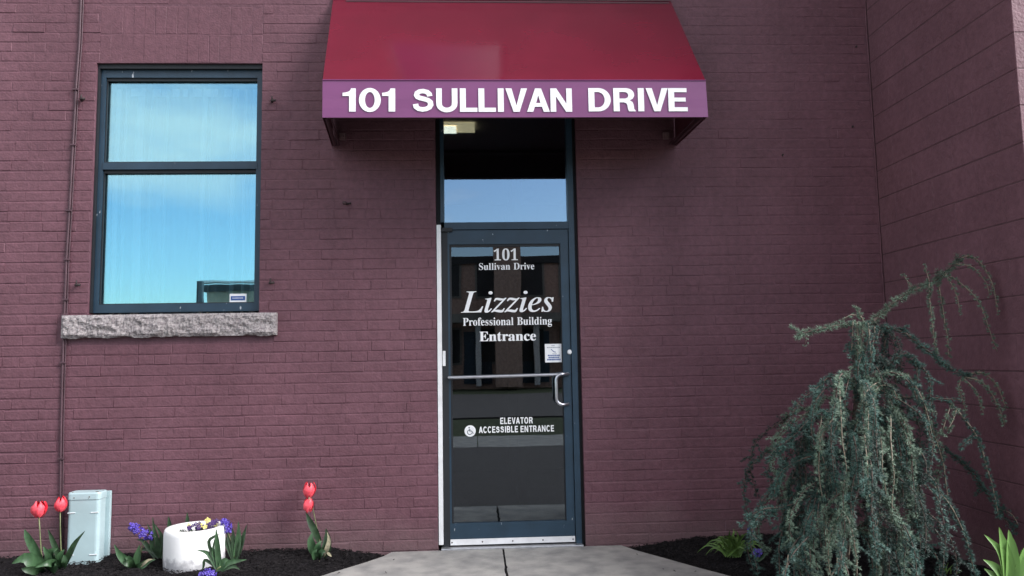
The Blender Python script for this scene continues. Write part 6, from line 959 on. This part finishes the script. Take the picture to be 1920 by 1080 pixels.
limb(PY([(1740, 900, .1), (1784, 950, .14), (1808, 1000, .16), (1818, 1040, .17), (1828, 1082, .17)]), .005, B_, 1.9, .016, wood='twig', sparse_end=.1, spread=.008)
limb(PY([(1740, 870, .0), (1752, 910, .0), (1757, 950, .0), (1763, 1000, .0)]), .003, B_, 1.3, .011, wood='twig', spread=.005)
for x0, y0, x1, y1, d in ((1720, 930, 1738, 1010, .05), (1652, 930, 1640, 1000, .2), (1592, 800, 1580, 880, .1), (1608, 604, 1610, 690, .05), (1618, 604, 1594, 730, .02), (1640, 612, 1628, 700, .06), (1600, 604, 1596, 660, .03), (1628, 604, 1634, 668, .08), (1650, 806, 1672, 980, .2), (1636, 740, 1640, 800, .1)):
    limb(PY([(x0, y0, d), (x0+(x1-x0)*.3, y0+(y1-y0)*.5, d+.02), (x1, y1, d+.02)]), .004, random.choice((B_, G_)), 2.6, .016, wood='twig')
limb(PY([(1670, 780, .2), (1672, 860, .3), (1676, 900, .3), (1673, 968, .3)]), .0045, G_, 1.9, .013, wood='twig', sparse_end=.35)
limb(PY([(1600, 800, .0), (1560, 772, .1), (1520, 785, .14), (1490, 815, .16), (1460, 836, .16)]), .006, B_, 3.0, .018, sparse_end=.2)
limb(PY([(1560, 775, .1), (1505, 800, .14), (1478, 830, .15), (1455, 850, .15), (1438, 862, .15)]), .005, B_, 3.0, .017)
limb(PY([(1540, 780, .12), (1536, 830, .2), (1546, 870, .22), (1558, 908, .22)]), .004, G_, 2.2, .014, wood='twig')
limb(PY([(1520, 930, .1), (1470, 950, .16), (1430, 955, .18), (1400, 975, .18), (1388, 984, .18)]), .005, B_, 2.6, .016)
limb(PY([(1450, 950, .15), (1420, 972, .2), (1410, 1000, .2), (1424, 1012, .2)]), .004, B_, 2.6, .016)
limb(PY([(1590, 850, .0), (1540, 850, .1), (1490, 868, .14), (1462, 890, .15), (1450, 930, .15)]), .005, B_, 3, .018)
# thick skirt: arching limbs with ropes of needles hanging from them
def rope(s, ln_, m, tip=False, dens=2.6, out=Vector((0, 0, 0))):
    dx, dy = random.uniform(-.05, .05)+out.x*ln_*random.uniform(0, .55), random.uniform(-.045, .03)+out.y*ln_*random.uniform(0, .4)
    pts = [s, s+Vector((dx*.8, dy*.8, -ln_*.25)), s+Vector((dx*1.1, dy, -ln_*.6)), s+Vector((dx*.9, dy, -ln_))]
    return limb(pts, .003, m, dens, .017, wood='twig' if tip else 'bark', sparse_end=.75 if tip else .1, spread=.0105 if not tip else .009)
def skirt(z0, az, R_, drop, m):
    s = tz(z0); d = Vector((math.cos(az), math.sin(az), 0)); pts = []
    for i in range(6):
        t = i/5; pts.append(s+d*R_*(1-(1-t)**1.5)+Vector((0, 0, .12*math.sin(math.pi*min(1, t*1.2))*R_/.4-drop*max(0, t-.3)**1.9)))
    return limb(pts, .006, m, 2.2, .017, spread=.011)
rings = ((.97, .36, 6, .20), (.84, .42, 6, .24), (.66, .45, 7, .22), (.48, .47, 7, .2), (.32, .46, 7, .14))
for z0_, R0, n_, dr in rings:
    for k in range(n_):
        az = math.pi*(.97+1.06*(k+.5)/n_)+random.uniform(-.16, .16)
        if k % 4 == 3: az = random.uniform(.15, .85)*math.pi
        z0 = z0_+random.uniform(-.06, .06); R_ = R0*random.uniform(.75, 1.12)*(1 if math.cos(az) < .2 else .66)
        P_ = skirt(z0, az, R_, dr, random.choice((B_, G_, B_)))
        for q in range(5):
            i_ = int(len(P_)*min(.99, .28+.17*q+random.uniform(-.04, .04))); s = P_[i_]; ln_ = min(random.uniform(.16, .46), max(.05, s.z-.03)); tip = rnd() < .13
            rope(s, ln_, G_ if tip else random.choice((B_, B_, D_, G_)), tip, random.uniform(1.6, 2.6), Vector((math.cos(az), math.sin(az), 0)))
for k in range(44):      # foliage carried up the trunk
    zt = random.uniform(.6, 1.33); s = tz(zt)+Vector((random.uniform(-.11, .15), random.uniform(-.12, .03), random.uniform(0, .05))); rope(s, random.uniform(.14, .32), random.choice((D_, B_, G_)), rnd() < .1, 2.4)
# bare tan twigs near the ground
for x0, y0, x1, y1 in ((1594, 1000, 1607, 1075), (1596, 945, 1592, 1040), (1478, 1040, 1466, 1078), (1570, 1046, 1560, 1078)):
    q = PY([(x0, y0, .35), ((x0+x1)/2+4, (y0+y1)/2, .36), (x1, y1, .36)]); MB().tube(q, .0028, 5).build('branch', M['twig'], ced)
# ------------------------------------------------------------------ what stands across the street (seen only mirrored in the glass)
def facade_building(name, label, x0, x1, y, h, depth, mt, wins, cols, z0=.0):
    t = thing(name, label, 'building', ((x0+x1)/2, y, z0)); b = MB().box((x0, y-depth, z0-.3), (x1, y, h)); b.build('wall', M[mt], t)
    MB().box((x0-.15, y-depth-.15, h), (x1+.15, y+.15, h+.35)).build('roof', M['far_dark'], t)
    for r_ in range(wins):
        for c in range(cols):
            cx = x0+(x1-x0)*(c+.5)/cols; zb = z0+1.0+r_*3.1
            f_ = MB().box((cx-.65, y+.002, zb), (cx+.65, y+.06, zb+1.7)).build('window', M['far_pale'], t); MB().box((cx-.55, y+.06, zb+.1), (cx+.55, y+.08, zb+1.6)).build('pane', M['far_dark'], f_)
    return t
a = mirrored(848, 500, 30); b_ = mirrored(1066, 490, 30)
h1 = mirrored(960, 494, 30).z
fb = facade_building('brick_mill', 'dark brick mill building across the street, mirrored in the door glass', a.x-3.2, b_.x+9, -30, h1, 12, 'far_brick', 2, 9)
c0 = mirrored(927, 470, 28); c1 = mirrored(976, 470, 28); tw = MB().box((c0.x, -30, 0), (c1.x, -28, mirrored(950, 446, 28).z)).build('stair_tower', M['far_brick'], fb)
for k in range(12): MB().box((a.x-3+k*1.35, -29.7, 0), (a.x-2.75+k*1.35, -29.4, 2.9)).build('column', M['white_metal'], fb)
MB().box((a.x-3.1, -29.75, 2.9), (a.x+13, -28.9, 3.3)).build('porch_roof', M['far_pale'], fb)
for k in range(5): MB().box((a.x-2.2+k*2.7, -29.99, .1), (a.x-.9+k*2.7, -29.93, 2.5)).build('shop_window', M['frame'], fb)
a = mirrored(388, 534, 34); b_ = mirrored(520, 534, 34)
g2 = facade_building('low_building', 'low tan building with a wide pale fascia across the street, mirrored in the window', a.x, b_.x+6, -34, mirrored(430, 545, 34).z, 10, 'tan', 1, 5)
MB().box((a.x-.1, -33.6, mirrored(430, 545, 34).z+.36), (b_.x+6, -33.0, mirrored(430, 532, 34).z+.1)).build('fascia', M['white_metal'], g2)
a = mirrored(367, 526, 26); b_ = mirrored(378, 526, 26); ps = thing('pylon_sign', 'dark upright sign pylon across the street, mirrored in the window', 'sign', ((a.x+b_.x)/2, -26, 0))
MB().box((a.x, -26.2, -.1), (b_.x, -26, a.z)).build('post', M['far_dark'], ps)
